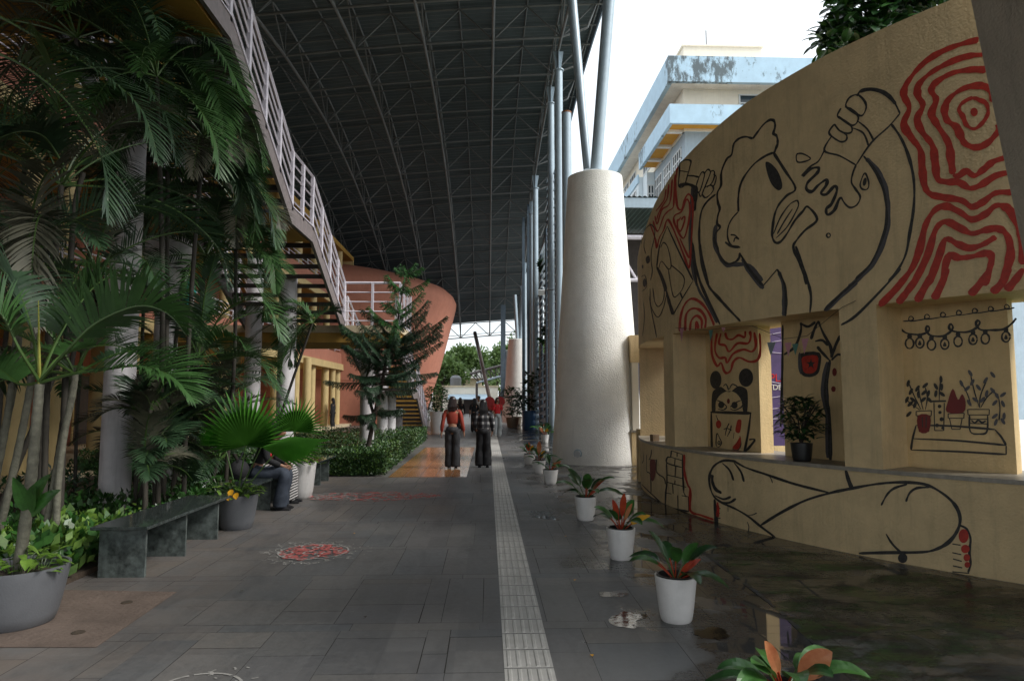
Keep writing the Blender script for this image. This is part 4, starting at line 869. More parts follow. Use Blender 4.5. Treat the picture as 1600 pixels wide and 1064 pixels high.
# ================= LEAF TOOLS =================
def frond(pts, k, leaf=.42, n=46, r0=.014, seed=0, start=.18, droop=.5, fold=.35, wd=.016, kr='petiole', mb=None, leaflet_k=None):
    """feather palm frond along a smooth 3-D rib"""
    mb = mb or MB(); rd = random.Random(seed); C = [V(q) for q in smoothline([tuple(p) for p in pts], 8)]
    seg = [0]
    for a, b in zip(C[:-1], C[1:]): seg.append(seg[-1]+(b-a).length)
    tot = seg[-1]
    def at(s):
        for i in range(len(seg)-1):
            if seg[i+1] >= s: u = (s-seg[i])/max(seg[i+1]-seg[i], 1e-6); return C[i].lerp(C[i+1], u), (C[i+1]-C[i]).normalized()
        return C[-1], (C[-1]-C[-2]).normalized()
    mb.tube(C[::2]+[C[-1]], [r0*(1-.85*i/max(1, len(C[::2]))) for i in range(len(C[::2])+1)], kr, 5)
    tw = rd.uniform(-.5, .5)
    for i in range(n):
        u = start+(1-start)*(i+rd.uniform(-.2, .2))/n; s = min(max(u, 0), 1)*tot; p, t = at(s); v = (u-start)/(1-start)
        side = t.cross(V((0, 0, 1)));  side = side.normalized() if side.length > .05 else V((1, 0, 0)); nrm = side.cross(t).normalized()
        side = (side*math.cos(tw)+nrm*math.sin(tw)); nrm = side.cross(t).normalized()
        ln = leaf*(math.sin(math.pi*min(1, .16+v*.84))**.6)*rd.uniform(.86, 1.1)*(1 if v < .93 else .75)
        for sg in (-1, 1):
            if rd.random() < .04: continue
            ang = R_(62-38*v+rd.uniform(-5, 5)); d = (t*math.cos(ang)+side*sg*math.sin(ang)+nrm*(fold+rd.uniform(-.1, .1))).normalized()
            w_ = wd*rd.uniform(.8, 1.15); q0 = p.copy(); dd = d.copy(); L_ = []; m = 4
            for j in range(m+1):
                a = j/m; L_.append((q0.copy(), w_*(.35+1.6*a if a < .3 else (1.0-(a-.3)/.7*.97)))); dd = (dd+V((0, 0, -1))*droop*(.25+.6*a)*rd.uniform(.8, 1.1)*.55).normalized(); q0 = q0+dd*(ln/m)
            wn = d.cross(nrm).normalized(); vs = []
            for q, ww in L_: vs += [q-wn*ww, q+wn*ww]
            mb.add(vs, [(2*j, 2*j+1, 2*j+3, 2*j+2) for j in range(m)], leaflet_k or k)
    return mb
def auto_frond(base, az, el, length, droop, seed):
    rd = random.Random(seed); p = V(base); pts = [p.copy()]; e = el; n = 5
    for i in range(n):
        d = V((math.cos(az)*math.cos(e), math.sin(az)*math.cos(e), math.sin(e))); p = p+d*(length/n); pts.append(p.copy()); e -= droop/n*(.6+.8*i/n); az += rd.uniform(-.08, .08)
    return pts
def stem(mb, pts, r0, r1, k='palm_trunk', rings=True, n=12):
    C = [V(q) for q in smoothline([tuple(p) for p in pts], 10)]; tot = sum((b-a).length for a, b in zip(C[:-1], C[1:])); m = len(C); rad = []; C2 = []
    cnt = int(tot/.045) if rings else m
    for i in range(cnt+1):
        u = i/cnt*(m-1); a = int(min(u, m-2)); p = C[a].lerp(C[a+1], u-a); r = r0+(r1-r0)*i/cnt
        if rings and i % 3 == 0: r *= 1.07
        C2.append(p); rad.append(r)
    mb.tube(C2, rad, k, n)
def proj(p):
    v = V(p)-C0; a = v.dot(FW); return (800+FX*v.dot(RT)/a, 532-FX*v.dot(UP)/a) if a > .1 else (0, 0)
def clear(p):
    # keep fronds on the planting side of the stair stringer and off the walkway
    p = V(p)
    if p.x > -2.75: return False
    if p.y < 4.2: return False
    q = proj(p)
    if p.x > -3.62 and p.z < 1.5 and p.y < 12.3: return False          # nothing over the benches
    if 150 < q[0] < 222 and 590 < q[1] < 800 and p.y < 9.6: return False     # the thick column stays in view
    LIM = [(-400, 230), (0, 300), (35, 335), (130, 375), (300, 424), (345, 440), (480, 448), (500, 520), (2000, 560)]
    for (a, u), (b, v) in zip(LIM[:-1], LIM[1:]):
        if a <= q[1] <= b: return q[0] < u+(v-u)*(q[1]-a)/(b-a)
    return True
def palm(base, top, crown, label, kleaf, nf=9, length=2.0, leaf=.42, seed=0, r=(.05, .035), extra=(), stems=(), el=(15, 75), droop=1.7, wd=.016, n=44, azr=None, name='areca_palm', group='feather palms in the planting bed', dr=.5):
    t = thing(name, base, label, 'palm', group)
    tk = 'palm_trunk' if seed in (1, 2) else 'palm_trunk_dark'; r = r if seed in (1, 2) or seed >= 30 else (.032, .026); mb = MB(); stem(mb, [base, V(base).lerp(V(top), .5)+V((random.Random(seed).uniform(-.08, .08), 0, 0)), top], *r, tk); mb.build('trunk', t, True)
    for s in stems: mb = MB(); stem(mb, s, *r, tk); mb.build('trunk', t, True)
    rd = random.Random(seed+100)
    for i in range(nf):
        az = (i*2.39996+rd.uniform(-.3, .3)) if azr is None else rd.uniform(*azr); e = R_(el[0]+(el[1]-el[0])*((i+.5)/nf)+rd.uniform(-6, 6)); ln = length*rd.uniform(.8, 1.12)
        kk = kleaf if isinstance(kleaf, str) else kleaf[i % len(kleaf)]
        pts = auto_frond(top, az, e, ln, droop*rd.uniform(.75, 1.15), seed*50+i)
        for tr in range(14):
            if all(clear(q) for q in pts): break
            az = rd.uniform(0, 6.28); ln *= .95; pts = auto_frond(top, az, e, ln, droop, seed*50+i+tr)
        frond(pts, kk, leaf*rd.uniform(.85, 1.1), n, seed=seed*31+i, droop=dr*rd.uniform(.7, 1.4), wd=wd).build('frond', t)
    for i, (pp, kk, lf) in enumerate(extra): frond([aY(*q) for q in pp], kk, lf, n+8, seed=seed*77+i, droop=dr*1.1, wd=wd*1.1).build('frond', t)
    return t
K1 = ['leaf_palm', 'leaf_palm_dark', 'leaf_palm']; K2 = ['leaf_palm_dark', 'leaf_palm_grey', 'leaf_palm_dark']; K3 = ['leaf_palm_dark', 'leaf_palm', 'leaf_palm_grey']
# potted palm in the big grey pot
def pot(t, c, rt_, rb_, h, k, soil=True, rim=.02, nm='pot'):
    mb = MB(); mb.lathe([(rb_*.93, 0), (rb_, .012)]+[(rb_+(rt_-rb_)*(u**.8), h*u) for u in (.2, .4, .6, .8, 1)]+[(rt_, h+.004), (rt_-rim, h+.004), (rt_-rim*1.3, h-.03), (rt_-rim*1.6, h-.09)], c, k, 40, False); mb.build(nm, t, True)
    mb = MB(); mb.lathe([(.001, h-.055), ((rt_-rim*1.2)*.6, h-.05), (rt_-rim*1.2, h-.065)], c, 'soil', 30, False); mb.build('soil', t, True)
def broad(mb, base, tip, wd, k, nrm=V((0, 0, 1)), sag=.12, kp=None, pet=0.35, fold=.18, n=7, rp=.004, heart=False):
    """one broad leaf on a stalk: base = foot of the stalk, tip = tip of the blade"""
    base, tip = V(base), V(tip); L_ = (tip-base).length; C = []
    for i in range(17): u = i/16; p = base.lerp(tip, u); p = p+V((0, 0, 1))*(4*u*(1-u)*L_*sag); C.append(p)
    i0 = int(16*pet)
    if kp: mb.tube(C[:i0+2], rp, kp, 5)
    vs = []; fs = []; Bl = C[i0:]; m = len(Bl)-1
    for i, p in enumerate(Bl):
        t = (Bl[min(i+1, m)]-Bl[max(i-1, 0)]).normalized(); s = t.cross(nrm); s = s.normalized() if s.length > .05 else V((1, 0, 0)); up_ = s.cross(t)
        v = i/m; w_ = wd*((math.sin(math.pi*min(1, v*.93+.07)**.62))**.85 if heart else math.sin(math.pi*(v**.85))**.75)+.0008
        wob = .02*math.sin(i*1.9)*L_*.2
        vs += [p-s*w_+up_*(fold*w_+wob), p-s*w_*.5+up_*fold*w_*.35, p, p+s*w_*.5+up_*fold*w_*.35, p+s*w_+up_*(fold*w_-wob)]
    for i in range(m):
        for j in range(4): a = i*5+j; fs.append((a, a+1, a+6, a+5))
    mb.add(vs, fs, k)
c1 = gz(45, 962); c1 = V((c1.x-.0, 5.15, 0))
t = thing('potted_palm', c1, 'feather palm with one ringed stem in the large grey pot at the lower left corner', 'potted palm')
pot(t, c1, .335, .25, .40, 'pot_grey')
tp = aY(62, 600, 5.15); mb = MB(); stem(mb, [(c1.x+.01, c1.y, .3), aY(47, 760, 5.15), aY(55, 680, 5.15), tp], .04, .03); mb.build('trunk', t, True)
FR = [([(62, 596, 5.15), (30, 545, 5.0), (0, 490, 4.9), (-60, 470, 4.8), (-120, 520, 4.7)], .42, 'leaf_palm'),
      ([(62, 596, 5.15), (85, 540, 5.2), (120, 480, 5.3), (165, 435, 5.4), (205, 445, 5.5)], .40, 'leaf_palm'),
      ([(62, 596, 5.15), (105, 548, 5.0), (150, 505, 4.95), (215, 478, 4.9), (262, 490, 4.85), (292, 525, 4.8)], .42, 'leaf_palm'),
      ([(62, 598, 5.15), (110, 585, 5.1), (160, 578, 5.0), (220, 572, 4.95), (270, 590, 4.9), (303, 630, 4.9)], .36, 'leaf_palm'),
      ([(62, 598, 5.15), (30, 600, 5.3), (0, 578, 5.5), (-50, 560, 5.6)], .36, 'leaf_palm'),
      ([(62, 596, 5.15), (90, 560, 5.5), (125, 545, 5.9), (180, 540, 6.2), (230, 560, 6.4)], .38, 'leaf_palm'),
      ([(62, 596, 5.15), (50, 520, 5.4), (20, 440, 5.7), (-30, 400, 5.9)], .40, 'leaf_palm_dark')]
for i, (q, lf, kk) in enumerate(FR): frond([aY(*p) for p in q], kk, lf, 52, seed=900+i, droop=.42, wd=.017, start=.34, fold=.5).build('frond', t)
mb = MB(); mb.tube([tp, aY(61, 540, 5.15), aY(60, 470, 5.15)], [.014, .009, .003], 'petiole_yellow', 6); mb.build('spear_leaf', t)
def pothos(mb, c, r, h, n, seed, k='leaf_pothos', spread=1.0, size=.055, az=None):
    rd = random.Random(seed)
    for i in range(n):
        a = rd.uniform(0, 6.28) if az is None else rd.uniform(*az); q = r*math.sqrt(rd.random())*spread; b = V(c)+V((q*.5*math.cos(a), q*.5*math.sin(a), 0)); e = V(c)+V((q*math.cos(a), q*math.sin(a), rd.uniform(.2, 1)*h*(1.15-q/(r*spread)*.6)))
        e.z = max(e.z, c[2]+.02) if q < r*.9 else e.z-.05
        d = V((math.cos(a+rd.uniform(-.9, .9)), math.sin(a+rd.uniform(-.9, .9)), rd.uniform(-.7, .3))).normalized()
        mb.tube([b, b.lerp(e, .5)+V((0, 0, .03)), e], .003, 'petiole', 4); broad(mb, e, e+d*size*rd.uniform(1.2, 2.2), size*rd.uniform(.5, .75), k, V((0, 0, 1)), .05, None, 0, .2, heart=True)
    return mb
mb = pothos(MB(), (c1.x, c1.y, .37), .33, .18, 42, 4, size=.05); pothos(mb, (c1.x+.22, c1.y-.1, .40), .12, .12, 8, 14, 'leaf_pothos', 1, .05)
mb.build('ground_leaves', t)
mb = MB()
for q in [((45, 790), (80, 740)), ((45, 800), (20, 745)), ((45, 800), (55, 755)), ((45, 805), (95, 765))]:
    broad(mb, aY(*q[0], 5.1), aY(*q[1], 5.0), .055, 'leaf_green', V((0, -1, .4)), .05, None, .12, heart=True)
mb.build('climbing_leaves', t)
# palms of the bed: trunks then crowns
palm((-3.95, 6.55, 0), aY(118, 585, 6.6), None, 'palm with a curved ringed stem leaning right behind the potted palm', K3, 8, 1.5, .34, 1, (.032, .025), el=(5, 70), droop=1.6,
     stems=[[aY(70, 800, 6.6)+V((0, 0, -.3)), aY(95, 700, 6.6), aY(113, 620, 6.6), aY(119, 575, 6.6)]])
palm((-4.9, 6.9, 0), aY(35, 420, 6.9), None, 'clump of three upright ringed palm stems at the left edge', K2, 11, 1.8, .42, 2, (.034, .028), el=(-5, 70), droop=1.9,
     stems=[[(-5.05, 7.0, 0), aY(22, 600, 7), aY(30, 400, 7.0)], [(-4.7, 6.8, 0), aY(48, 600, 6.8), aY(52, 420, 6.8)]],
     extra=[([(45, 440, 6.8), (50, 380, 6.6), (58, 330, 6.4), (40, 400, 6.1), (36, 500, 6.0)], 'leaf_palm_grey', .4), ([(45, 430, 6.8), (75, 360, 6.6), (60, 340, 6.2), (50, 420, 6.0), (58, 520, 5.9)], 'leaf_palm_grey', .4)])
palm((-4.6, 7.4, 0), aY(96, 290, 7.4), None, 'tall palm with leaning dark stems below its crown at upper left', K3, 12, 2.1, .45, 3, (.06, .045), el=(0, 75), droop=1.7,
     stems=[[(-4.5, 7.5, 0), aY(112, 380, 7.5), aY(130, 270, 7.5)]],
     extra=[([(-40, 70, 6.2), (40, 105, 6.2), (110, 165, 6.2), (160, 250, 6.1), (170, 350, 6.0)], 'leaf_palm_dark', .55), ([(-30, 10, 6.6), (60, 60, 6.6), (150, 110, 6.6), (220, 170, 6.5), (250, 260, 6.4)], 'leaf_palm_dark', .5),
            ([(110, 285, 7.4), (60, 190, 7.0), (25, 185, 6.7), (-5, 230, 6.5)], 'leaf_palm_dark', .4), ([(100, 260, 7.0), (70, 215, 6.7), (35, 205, 6.4), (0, 215, 6.2)], 'leaf_palm_dark', .38)])
palm((-5.5, 8.9, 0), aY(200, 70, 8.9), None, 'tallest palm whose fronds reach the top of the picture beside the stair', K1, 15, 2.5, .5, 4, (.07, .05), el=(-15, 80), droop=1.6,
     extra=[([(215, 75, 8.8), (265, 40, 8.6), (310, 50, 8.4), (350, 90, 8.3), (388, 165, 8.2)], 'leaf_palm', .5), ([(215, 80, 8.8), (270, 95, 8.6), (320, 115, 8.4), (345, 165, 8.3), (352, 235, 8.2)], 'leaf_palm', .48),
            ([(200, 75, 8.8), (130, 30, 8.4), (60, -10, 8.0), (-20, 0, 7.6)], 'leaf_palm_dark', .5), ([(200, 70, 8.8), (215, 10, 8.5), (250, -40, 8.2)], 'leaf_palm', .45), ([(195, 75, 8.9), (110, 60, 8.9), (30, 90, 8.9), (-30, 160, 8.9)], 'leaf_palm_dark', .5)])
palm((-4.4, 9.6, 0), aY(262, 215, 9.6), None, 'leafy palm in the middle of the bed with its crown beside the stair stringer', K1, 14, 2.0, .46, 5, (.05, .04), el=(-20, 75), droop=1.7,
     extra=[([(262, 215, 9.6), (300, 150, 9.5), (350, 140, 9.3), (395, 190, 9.2), (412, 270, 9.1)], 'leaf_palm', .46), ([(262, 220, 9.6), (310, 230, 9.5), (360, 255, 9.3), (400, 290, 9.2), (430, 345, 9.1)], 'leaf_palm', .44), ([(262, 215, 9.6), (220, 200, 9.2), (180, 260, 8.9), (160, 320, 8.7)], 'leaf_palm_dark', .4)])
palm((-4.9, 11.0, 0), aY(322, 400, 11), None, 'palm behind the seated people with fronds hanging in front of the white column', K1, 14, 1.9, .44, 6, (.05, .04), el=(-25, 70), droop=1.6,
     extra=[([(322, 395, 11), (350, 330, 10.8), (375, 340, 10.6), (400, 400, 10.5), (412, 450, 10.4)], 'leaf_palm', .42), ([(320, 400, 11), (370, 390, 10.8), (420, 400, 10.6), (460, 430, 10.4)], 'leaf_palm', .36)])
palm((-4.5, 10.0, 0), aY(310, 560, 10), None, 'low palm with broad arching fronds above the fan palm', K1, 11, 1.5, .38, 7, (.05, .04), el=(-10, 80), droop=1.6,
     extra=[([(312, 570, 10), (340, 500, 9.8), (380, 470, 9.6), (420, 480, 9.5), (445, 540, 9.4)], 'leaf_palm', .42), ([(312, 575, 10), (350, 560, 9.8), (400, 560, 9.6), (432, 610, 9.5)], 'leaf_palm', .38), ([(310, 560, 10), (318, 500, 10), (312, 455, 10), (298, 440, 9.9)], 'leaf_palm', .36)])
palm((-4.6, 9.2, 0), aY(255, 690, 9.2), None, 'small dark palm low behind the long bench', K2, 12, 1.1, .3, 8, (.03, .03), el=(0, 85), droop=1.5)
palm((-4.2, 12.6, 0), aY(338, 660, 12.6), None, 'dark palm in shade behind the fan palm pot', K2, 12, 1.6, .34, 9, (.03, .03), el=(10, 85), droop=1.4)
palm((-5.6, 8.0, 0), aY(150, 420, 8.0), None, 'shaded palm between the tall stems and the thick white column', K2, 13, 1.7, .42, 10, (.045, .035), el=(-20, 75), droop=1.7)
palm((-4.9, 15.2, 0), aY(488, 505, 14.6), None, 'slim palm under the stair landing with drooping fronds', K1, 12, 1.7, .36, 11, (.04, .03), el=(-20, 70), droop=2.0)
palm((-6.2, 12.5, 0), aY(230, 330, 12), None, 'background palm with greyish fronds between the columns', K2, 13, 2.2, .46, 12, (.05, .04), el=(-20, 75), droop=1.7)
palm((-6.6, 9.5, 0), aY(40, 250, 9.5), None, 'background palm high at the left edge', K2, 12, 2.2, .48, 13, (.05, .04), el=(-20, 75), droop=1.7)
palm((-5.3, 8.4, 0), aY(120, 60, 8.2), None, 'dark palm crown filling the upper left corner', K2, 14, 2.3, .5, 14, (.05, .04), el=(-25, 75), droop=1.6)
palm((-5.5, 11.5, 0), aY(300, 300, 11.4), None, 'pale-fronded palm hanging beside the stair stringer', ['leaf_palm', 'leaf_palm_grey'], 13, 1.9, .44, 15, (.05, .04), el=(-30, 70), droop=1.6)
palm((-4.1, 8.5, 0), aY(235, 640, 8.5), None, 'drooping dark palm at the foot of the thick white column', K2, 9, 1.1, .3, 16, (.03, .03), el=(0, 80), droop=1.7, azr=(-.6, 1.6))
palm((-4.0, 9.3, 0), aY(318, 215, 9.3), None, 'dense palm crown close against the upper stair stringer', K3, 16, 1.5, .42, 21, (.04, .03), el=(-35, 75), droop=1.7,
     extra=[([(318, 215, 9.3), (345, 175, 9.2), (372, 200, 9.0), (388, 270, 8.9)], 'leaf_palm', .42), ([(318, 220, 9.3), (350, 240, 9.2), (385, 285, 9.1), (405, 350, 9.0)], 'leaf_palm_dark', .42)])
palm((-4.0, 10.7, 0), aY(368, 320, 10.7), None, 'palm crown hanging below the middle of the stair stringer', K3, 16, 1.4, .40, 22, (.04, .03), el=(-35, 75), droop=1.7,
     extra=[([(368, 320, 10.7), (395, 290, 10.6), (420, 320, 10.5), (432, 390, 10.4)], 'leaf_palm', .40), ([(368, 325, 10.7), (400, 360, 10.6), (425, 410, 10.4), (432, 460, 10.3)], 'leaf_palm', .38)])
palm((-4.1, 8.8, 0), aY(245, 120, 8.2), None, 'palm crown arching over the thick white column', K1, 15, 1.9, .46, 23, (.04, .03), el=(-30, 75), droop=1.7)
LOW = [((-4.2, 8.9), (225, 700), 'low feathery clump right of the thick white column'), ((-4.7, 10.4), (270, 665), 'low shaded clump behind the long bench'), ((-4.3, 11.2), (300, 720), 'low clump left of the fan palm pot'),
       ((-5.4, 12.5), (330, 610), 'dark low clump under the stairs'), ((-5.2, 14.0), (420, 590), 'low clump in front of the arcade left of the fan palm'), ((-6.2, 8.0), (10, 560), 'dark low clump at the left edge'), ((-6.4, 11.0), (200, 520), 'dark clump right behind the thick white column'),
       ((-4.05, 8.3), (235, 730), 'feathery clump over the far end of the long bench'), ((-4.5, 9.0), (285, 640), 'dense low clump between the long bench and the fan palm'), ((-4.9, 9.9), (330, 690), 'dense low clump behind the fan palm'), ]
for i, ((x, y), (px, py), lb) in enumerate(LOW):
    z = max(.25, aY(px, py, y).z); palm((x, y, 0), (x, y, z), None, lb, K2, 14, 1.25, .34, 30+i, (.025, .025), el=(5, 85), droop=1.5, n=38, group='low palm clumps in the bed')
# fan palm in the second grey pot
c2 = V((-3.10, 8.72, 0)); t = thing('fan_palm', c2, 'fan palm with three round pleated leaves in the second grey pot beside the bench', 'potted palm')
pot(t, c2, .25, .185, .41, 'pot_grey')
def fan(hub, ctr, rad, foot, nrm, span, k='leaf_fan', n=46, seed=0, sag=.1):
    mb = MB(); rd = random.Random(seed); hub, ctr, foot = V(hub), V(ctr), V(foot); ax = (ctr-hub).normalized(); nrm = V(nrm); nrm = (nrm-ax*nrm.dot(ax)).normalized(); sd = ax.cross(nrm)
    mb.tube([foot, foot.lerp(hub, .5)+V((0, 0, .02)), hub], [.012, .009, .007], 'petiole', 6)
    vs = [hub]; fs = []; ra = .56; m = n*2
    for i in range(m+1):
        a = -span/2+span*i/m; r = rad*(1-.26*abs(a/(span/2))**2.2); z = (.034 if i % 2 else -.034)*rad/.4
        for u in (.35, ra):
            q = hub+(ax*math.cos(a)+sd*math.sin(a))*r*u+nrm*(z*u*1.2-sag*r*u*u*abs(math.sin(a))*.6); vs.append(q)
    for i in range(m):
        a = 1+2*i; mb.add([vs[0], vs[a], vs[a+1], vs[a+3], vs[a+2]], [(0, 1, 4), (1, 2, 3, 4)], k if i % 2 else 'leaf_fan_shade')  # every other pleat face painted darker, standing in for fold shading
    for i in range(0, m, 2):
        a0 = -span/2+span*i/m; a1 = -span/2+span*(i+2)/m; am = (a0+a1)/2; r = rad*(1-.26*abs(am/(span/2))**2.2)*rd.uniform(.97, 1.06)
        i0 = vs[2+2*i]; i2 = vs[2+2*(i+2)]; i1 = vs[2+2*(i+1)]; tipq = hub+(ax*math.cos(am)+sd*math.sin(am))*r*1.03-nrm*(sag*r*abs(math.sin(am))*.9)+V((0, 0, -.02))
        mb.add([i0, i1, i2, tipq], [(0, 1, 3), (1, 2, 3)], k)
    return mb
foot = V((c2.x, c2.y, .36))
fan(aY(384, 696, 8.6), aY(378, 610, 8.55), .70, foot, (-.15, -1, .35), R_(205), seed=1, n=30).build('fan_leaf', t)
fan(aY(461, 674, 8.9), aY(468, 610, 8.95), .46, foot, (.2, -1, .3), R_(190), seed=2, n=26).build('fan_leaf', t)
fan(aY(408, 699, 8.5), aY(470, 690, 8.45), .80, foot, (-.1, -.35, 1), R_(75), seed=3, n=22, sag=.5).build('fan_leaf', t)
fan(aY(352, 700, 8.9), aY(325, 640, 9.1), .45, foot, (.6, -1, .2), R_(110), seed=4, n=26).build('fan_leaf', t)
mb = pothos(MB(), (c2.x, c2.y-.03, .38), .30, .20, 56, 6, size=.055); pothos(mb, (c2.x-.2, c2.y, .45), .2, .22, 24, 7, 'leaf_green', 1, .06)
for q in ((360, 765), (368, 770), (356, 772)): p = aY(*q, 8.42); broad(mb, p, p+V((.03, -.05, -.07)), .035, 'leaf_yellow', V((0, -1, .3)), .05, None, 0)
mb.build('ground_leaves', t)
c3 = V((-3.02, 11.35, 0)); t = thing('white_planter', c3, 'tall white round planter with pale green leaves between two black benches', 'planter'); pot(t, c3, .235, .17, .56, 'pot_white'); pothos(MB(), (c3.x, c3.y, .54), .32, .26, 70, 8, size=.05).build('leaves', t)
# ================= HEDGE, BED, CONIFER =================
def leafbox(mb, fn, n, size, k, seed, up=.3):
    rd = random.Random(seed); kk = k if isinstance(k, (list, tuple)) else [k]
    for i in range(n):
        p = fn(rd); d = V((rd.uniform(-1, 1), rd.uniform(-1, 1), rd.uniform(-.3, 1)+up)).normalized(); s = d.cross(V((rd.uniform(-1, 1), rd.uniform(-1, 1), rd.uniform(-1, 1)))).normalized(); L_ = size*rd.uniform(.6, 1.3); w_ = L_*.28
        mb.add([p, p+d*L_*.5-s*w_, p+d*L_, p+d*L_*.5+s*w_], [(0, 1, 2, 3)], kk[int(rd.random()*len(kk))])
M['hedge_dark'] = mat('hedge_dark', (.02, .065, .014), .5, .5, 6, col2=(.05, .12, .03))
hd = thing('clipped_hedge', (-4.4, 18, 0), 'low leafy hedge around the conifer with its straight edge on the orange tiles', 'hedge')
def fh(rd):
    y = 14.25+12.2*rd.random()**1.6; xr = -2.12-.015*(y-14); x = xr-(6.2)*rd.random()**1.5
    s = rd.random(); h = .50+.07*noise.noise(V((x*1.1, y*1.1, 0)))+.05*noise.noise(V((x*4, y*4, 3)))
    if s < .5: z = h-abs(rd.gauss(0, .04))
    elif s < .85: z = rd.uniform(.02, h); y = 14.25+abs(rd.gauss(0, .06)) if rd.random() < .6 else y; x = x if y < 14.5 else xr-abs(rd.gauss(0, .05))
    else: z = rd.uniform(.1, h)
    if rd.random() < .04: z += rd.uniform(0, .16)
    return V((x+rd.gauss(0, .02), y, max(z, .02)))
mb = MB(); leafbox(mb, fh, 30000, .062, ['hedge_leaf', 'hedge_dark', 'hedge_dark'], 11); mb.build('foliage', hd)
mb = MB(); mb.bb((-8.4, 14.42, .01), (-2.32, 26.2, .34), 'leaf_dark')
rd = random.Random(1)
for i in range(160):
    x, y = -2.25-5.5*rd.random(), 14.35+11*rd.random(); mb.tube([(x, y, 0), (x+rd.uniform(-.1, .1), y, .5)], .006, 'bark', 4)
mb.build('twigs', hd)
# soil of the bed
mb = MB(); mb.bb((-8.2, 4.6, .0), (-3.62, 14.2, .05), 'earth'); mb.bb((-3.9, 3.6, 0), (-3.63, 14.2, .07), 'stone_sill') if False else None; struct(mb, 'planting_soil')
mb = MB(); mb.bb((-40, 3, .0), (-8.25, 60, .016), 'stone_sill'); struct(mb, 'gallery_floor')
mb = MB()
def fb(rd):
    y = 5.6+8.6*rd.random()**1.4; x = -3.66-1.9*rd.random()**1.3; return V((x, y, .04+(.28+.22*noise.noise(V((x*1.6, y*1.6, 1))))*rd.random()**.6))
leafbox(mb, fb, 5200, .10, ['leaf_green', 'leaf_green', 'hedge_dark', 'leaf_dark'], 12, .5)
def fb2(rd):
    y = rd.uniform(5.7, 7.4); x = -3.62-.8*rd.random(); return V((x, y, .05+.34*rd.random()))
leafbox(mb, fb2, 1500, .12, ['leaf_green', 'leaf_pothos', 'hedge_leaf'], 13, .6)
rd = random.Random(21)
for i in range(420):     # broader leaves among the small ones
    p = fb(rd)+V((0, 0, .05)); a = rd.uniform(0, 6.28); d = V((math.cos(a), math.sin(a), rd.uniform(-.2, .7))).normalized()*rd.uniform(.08, .17); broad(mb, p, p+d, rd.uniform(.018, .035), rd.choice(['leaf_green', 'leaf_pothos', 'leaf_green']), sag=.12)
for i in range(1500):
    y = 6+9*rd.random(); x = -5.4-2.8*rd.random(); p = V((x, y, .05+.35*rd.random())); d = V((rd.uniform(-1, 1), rd.uniform(-1, 1), rd.uniform(.2, 1))).normalized()*.12; s = V((.02, .01, 0)); mb.add([p, p+d*.5+s, p+d, p+d*.5-s], [(0, 1, 2, 3)], 'leaf_dark')
tag(mb.build('bed_plants'), 'low mixed leafy ground plants filling the bed behind the benches', 'ground cover', kind='stuff')
# conifer
ct = thing('conifer_tree', (-3.0, 16.1, 0), 'dark young conifer with layered drooping branches leaning right above the hedge', 'tree')
b0, b1, b2, b3 = aY(571, 722, 16.1), aY(597, 597, 16.1), aY(618, 520, 16.1), aY(634, 422, 16.1)
mb = MB(); stem(mb, [b0+V((-.02, 0, -.3)), b0, aY(584, 655, 16.1), b1, aY(604, 560, 16.1), b2, b3], .07, .012, 'bark', False, 10)
mb.tube([aY(586, 655, 16.1), aY(570, 600, 16.3), aY(585, 540, 16.4)], [.04, .03, .01], 'bark', 8); mb.build('trunk', ct, True)
TR = [V(q) for q in smoothline([tuple(p) for p in (b0, aY(584, 655, 16.1), b1, aY(604, 560, 16.1), b2, b3)], 10)]
fol = MB(); br = MB(); rd = random.Random(8)
def twig(p, d, L_, k):
    m = 4; q = p.copy(); s = d.cross(V((0, 0, 1))); s = s.normalized() if s.length > .1 else V((1, 0, 0)); dd = d.copy()
    for j in range(m):
        dd = (dd+V((0, 0, -.16))).normalized(); q2 = q+dd*L_/m
        for a in range(6):
            an = rd.uniform(0, 6.28); nn = (s*math.cos(an)+s.cross(dd)*math.sin(an)); f = rd.random(); b_ = q.lerp(q2, f); e = b_+(nn*.8+dd*.9).normalized()*rd.uniform(.030, .052)
            w_ = dd*.006; fol.add([b_-w_, b_+w_, e], [(0, 1, 2)], k)
        w2 = s*.006; fol.add([q-w2, q+w2, q2+w2, q2-w2], [(0, 1, 2, 3)], k); q = q2
def branch(p, az, el, L_, k):
    pts = []; q = p.copy(); e = el; n = 9
    for i in range(n+1):
        pts.append(q.copy()); d = V((math.cos(az)*math.cos(e), math.sin(az)*math.cos(e), math.sin(e))); q = q+d*L_/n; e += (.02 if i < 5 else .08)-.03*(i < 2)
    br.tube(pts, [.012*(1-i/(n+2)) for i in range(n+1)], 'bark', 5)
    side = V((-math.sin(az), math.cos(az), 0)); m = max(5, int(L_/.026))
    for i in range(m):
        u = .12+.88*i/m; a = u*n; j = min(int(a), n-1); b = pts[j].lerp(pts[j+1], a-j); t_ = (pts[j+1]-pts[j]).normalized()
        for sg in (-1, 1):
            d = (t_*.75+side*sg*(.8-.3*u)+V((0, 0, rd.uniform(-.95, -.15)))).normalized(); twig(b, d, (.07+.15*math.sin(math.pi*min(1, u*.8+.15)))*rd.uniform(.75, 1.15)*min(1, .5+L_/1.4), k)
nW = 16
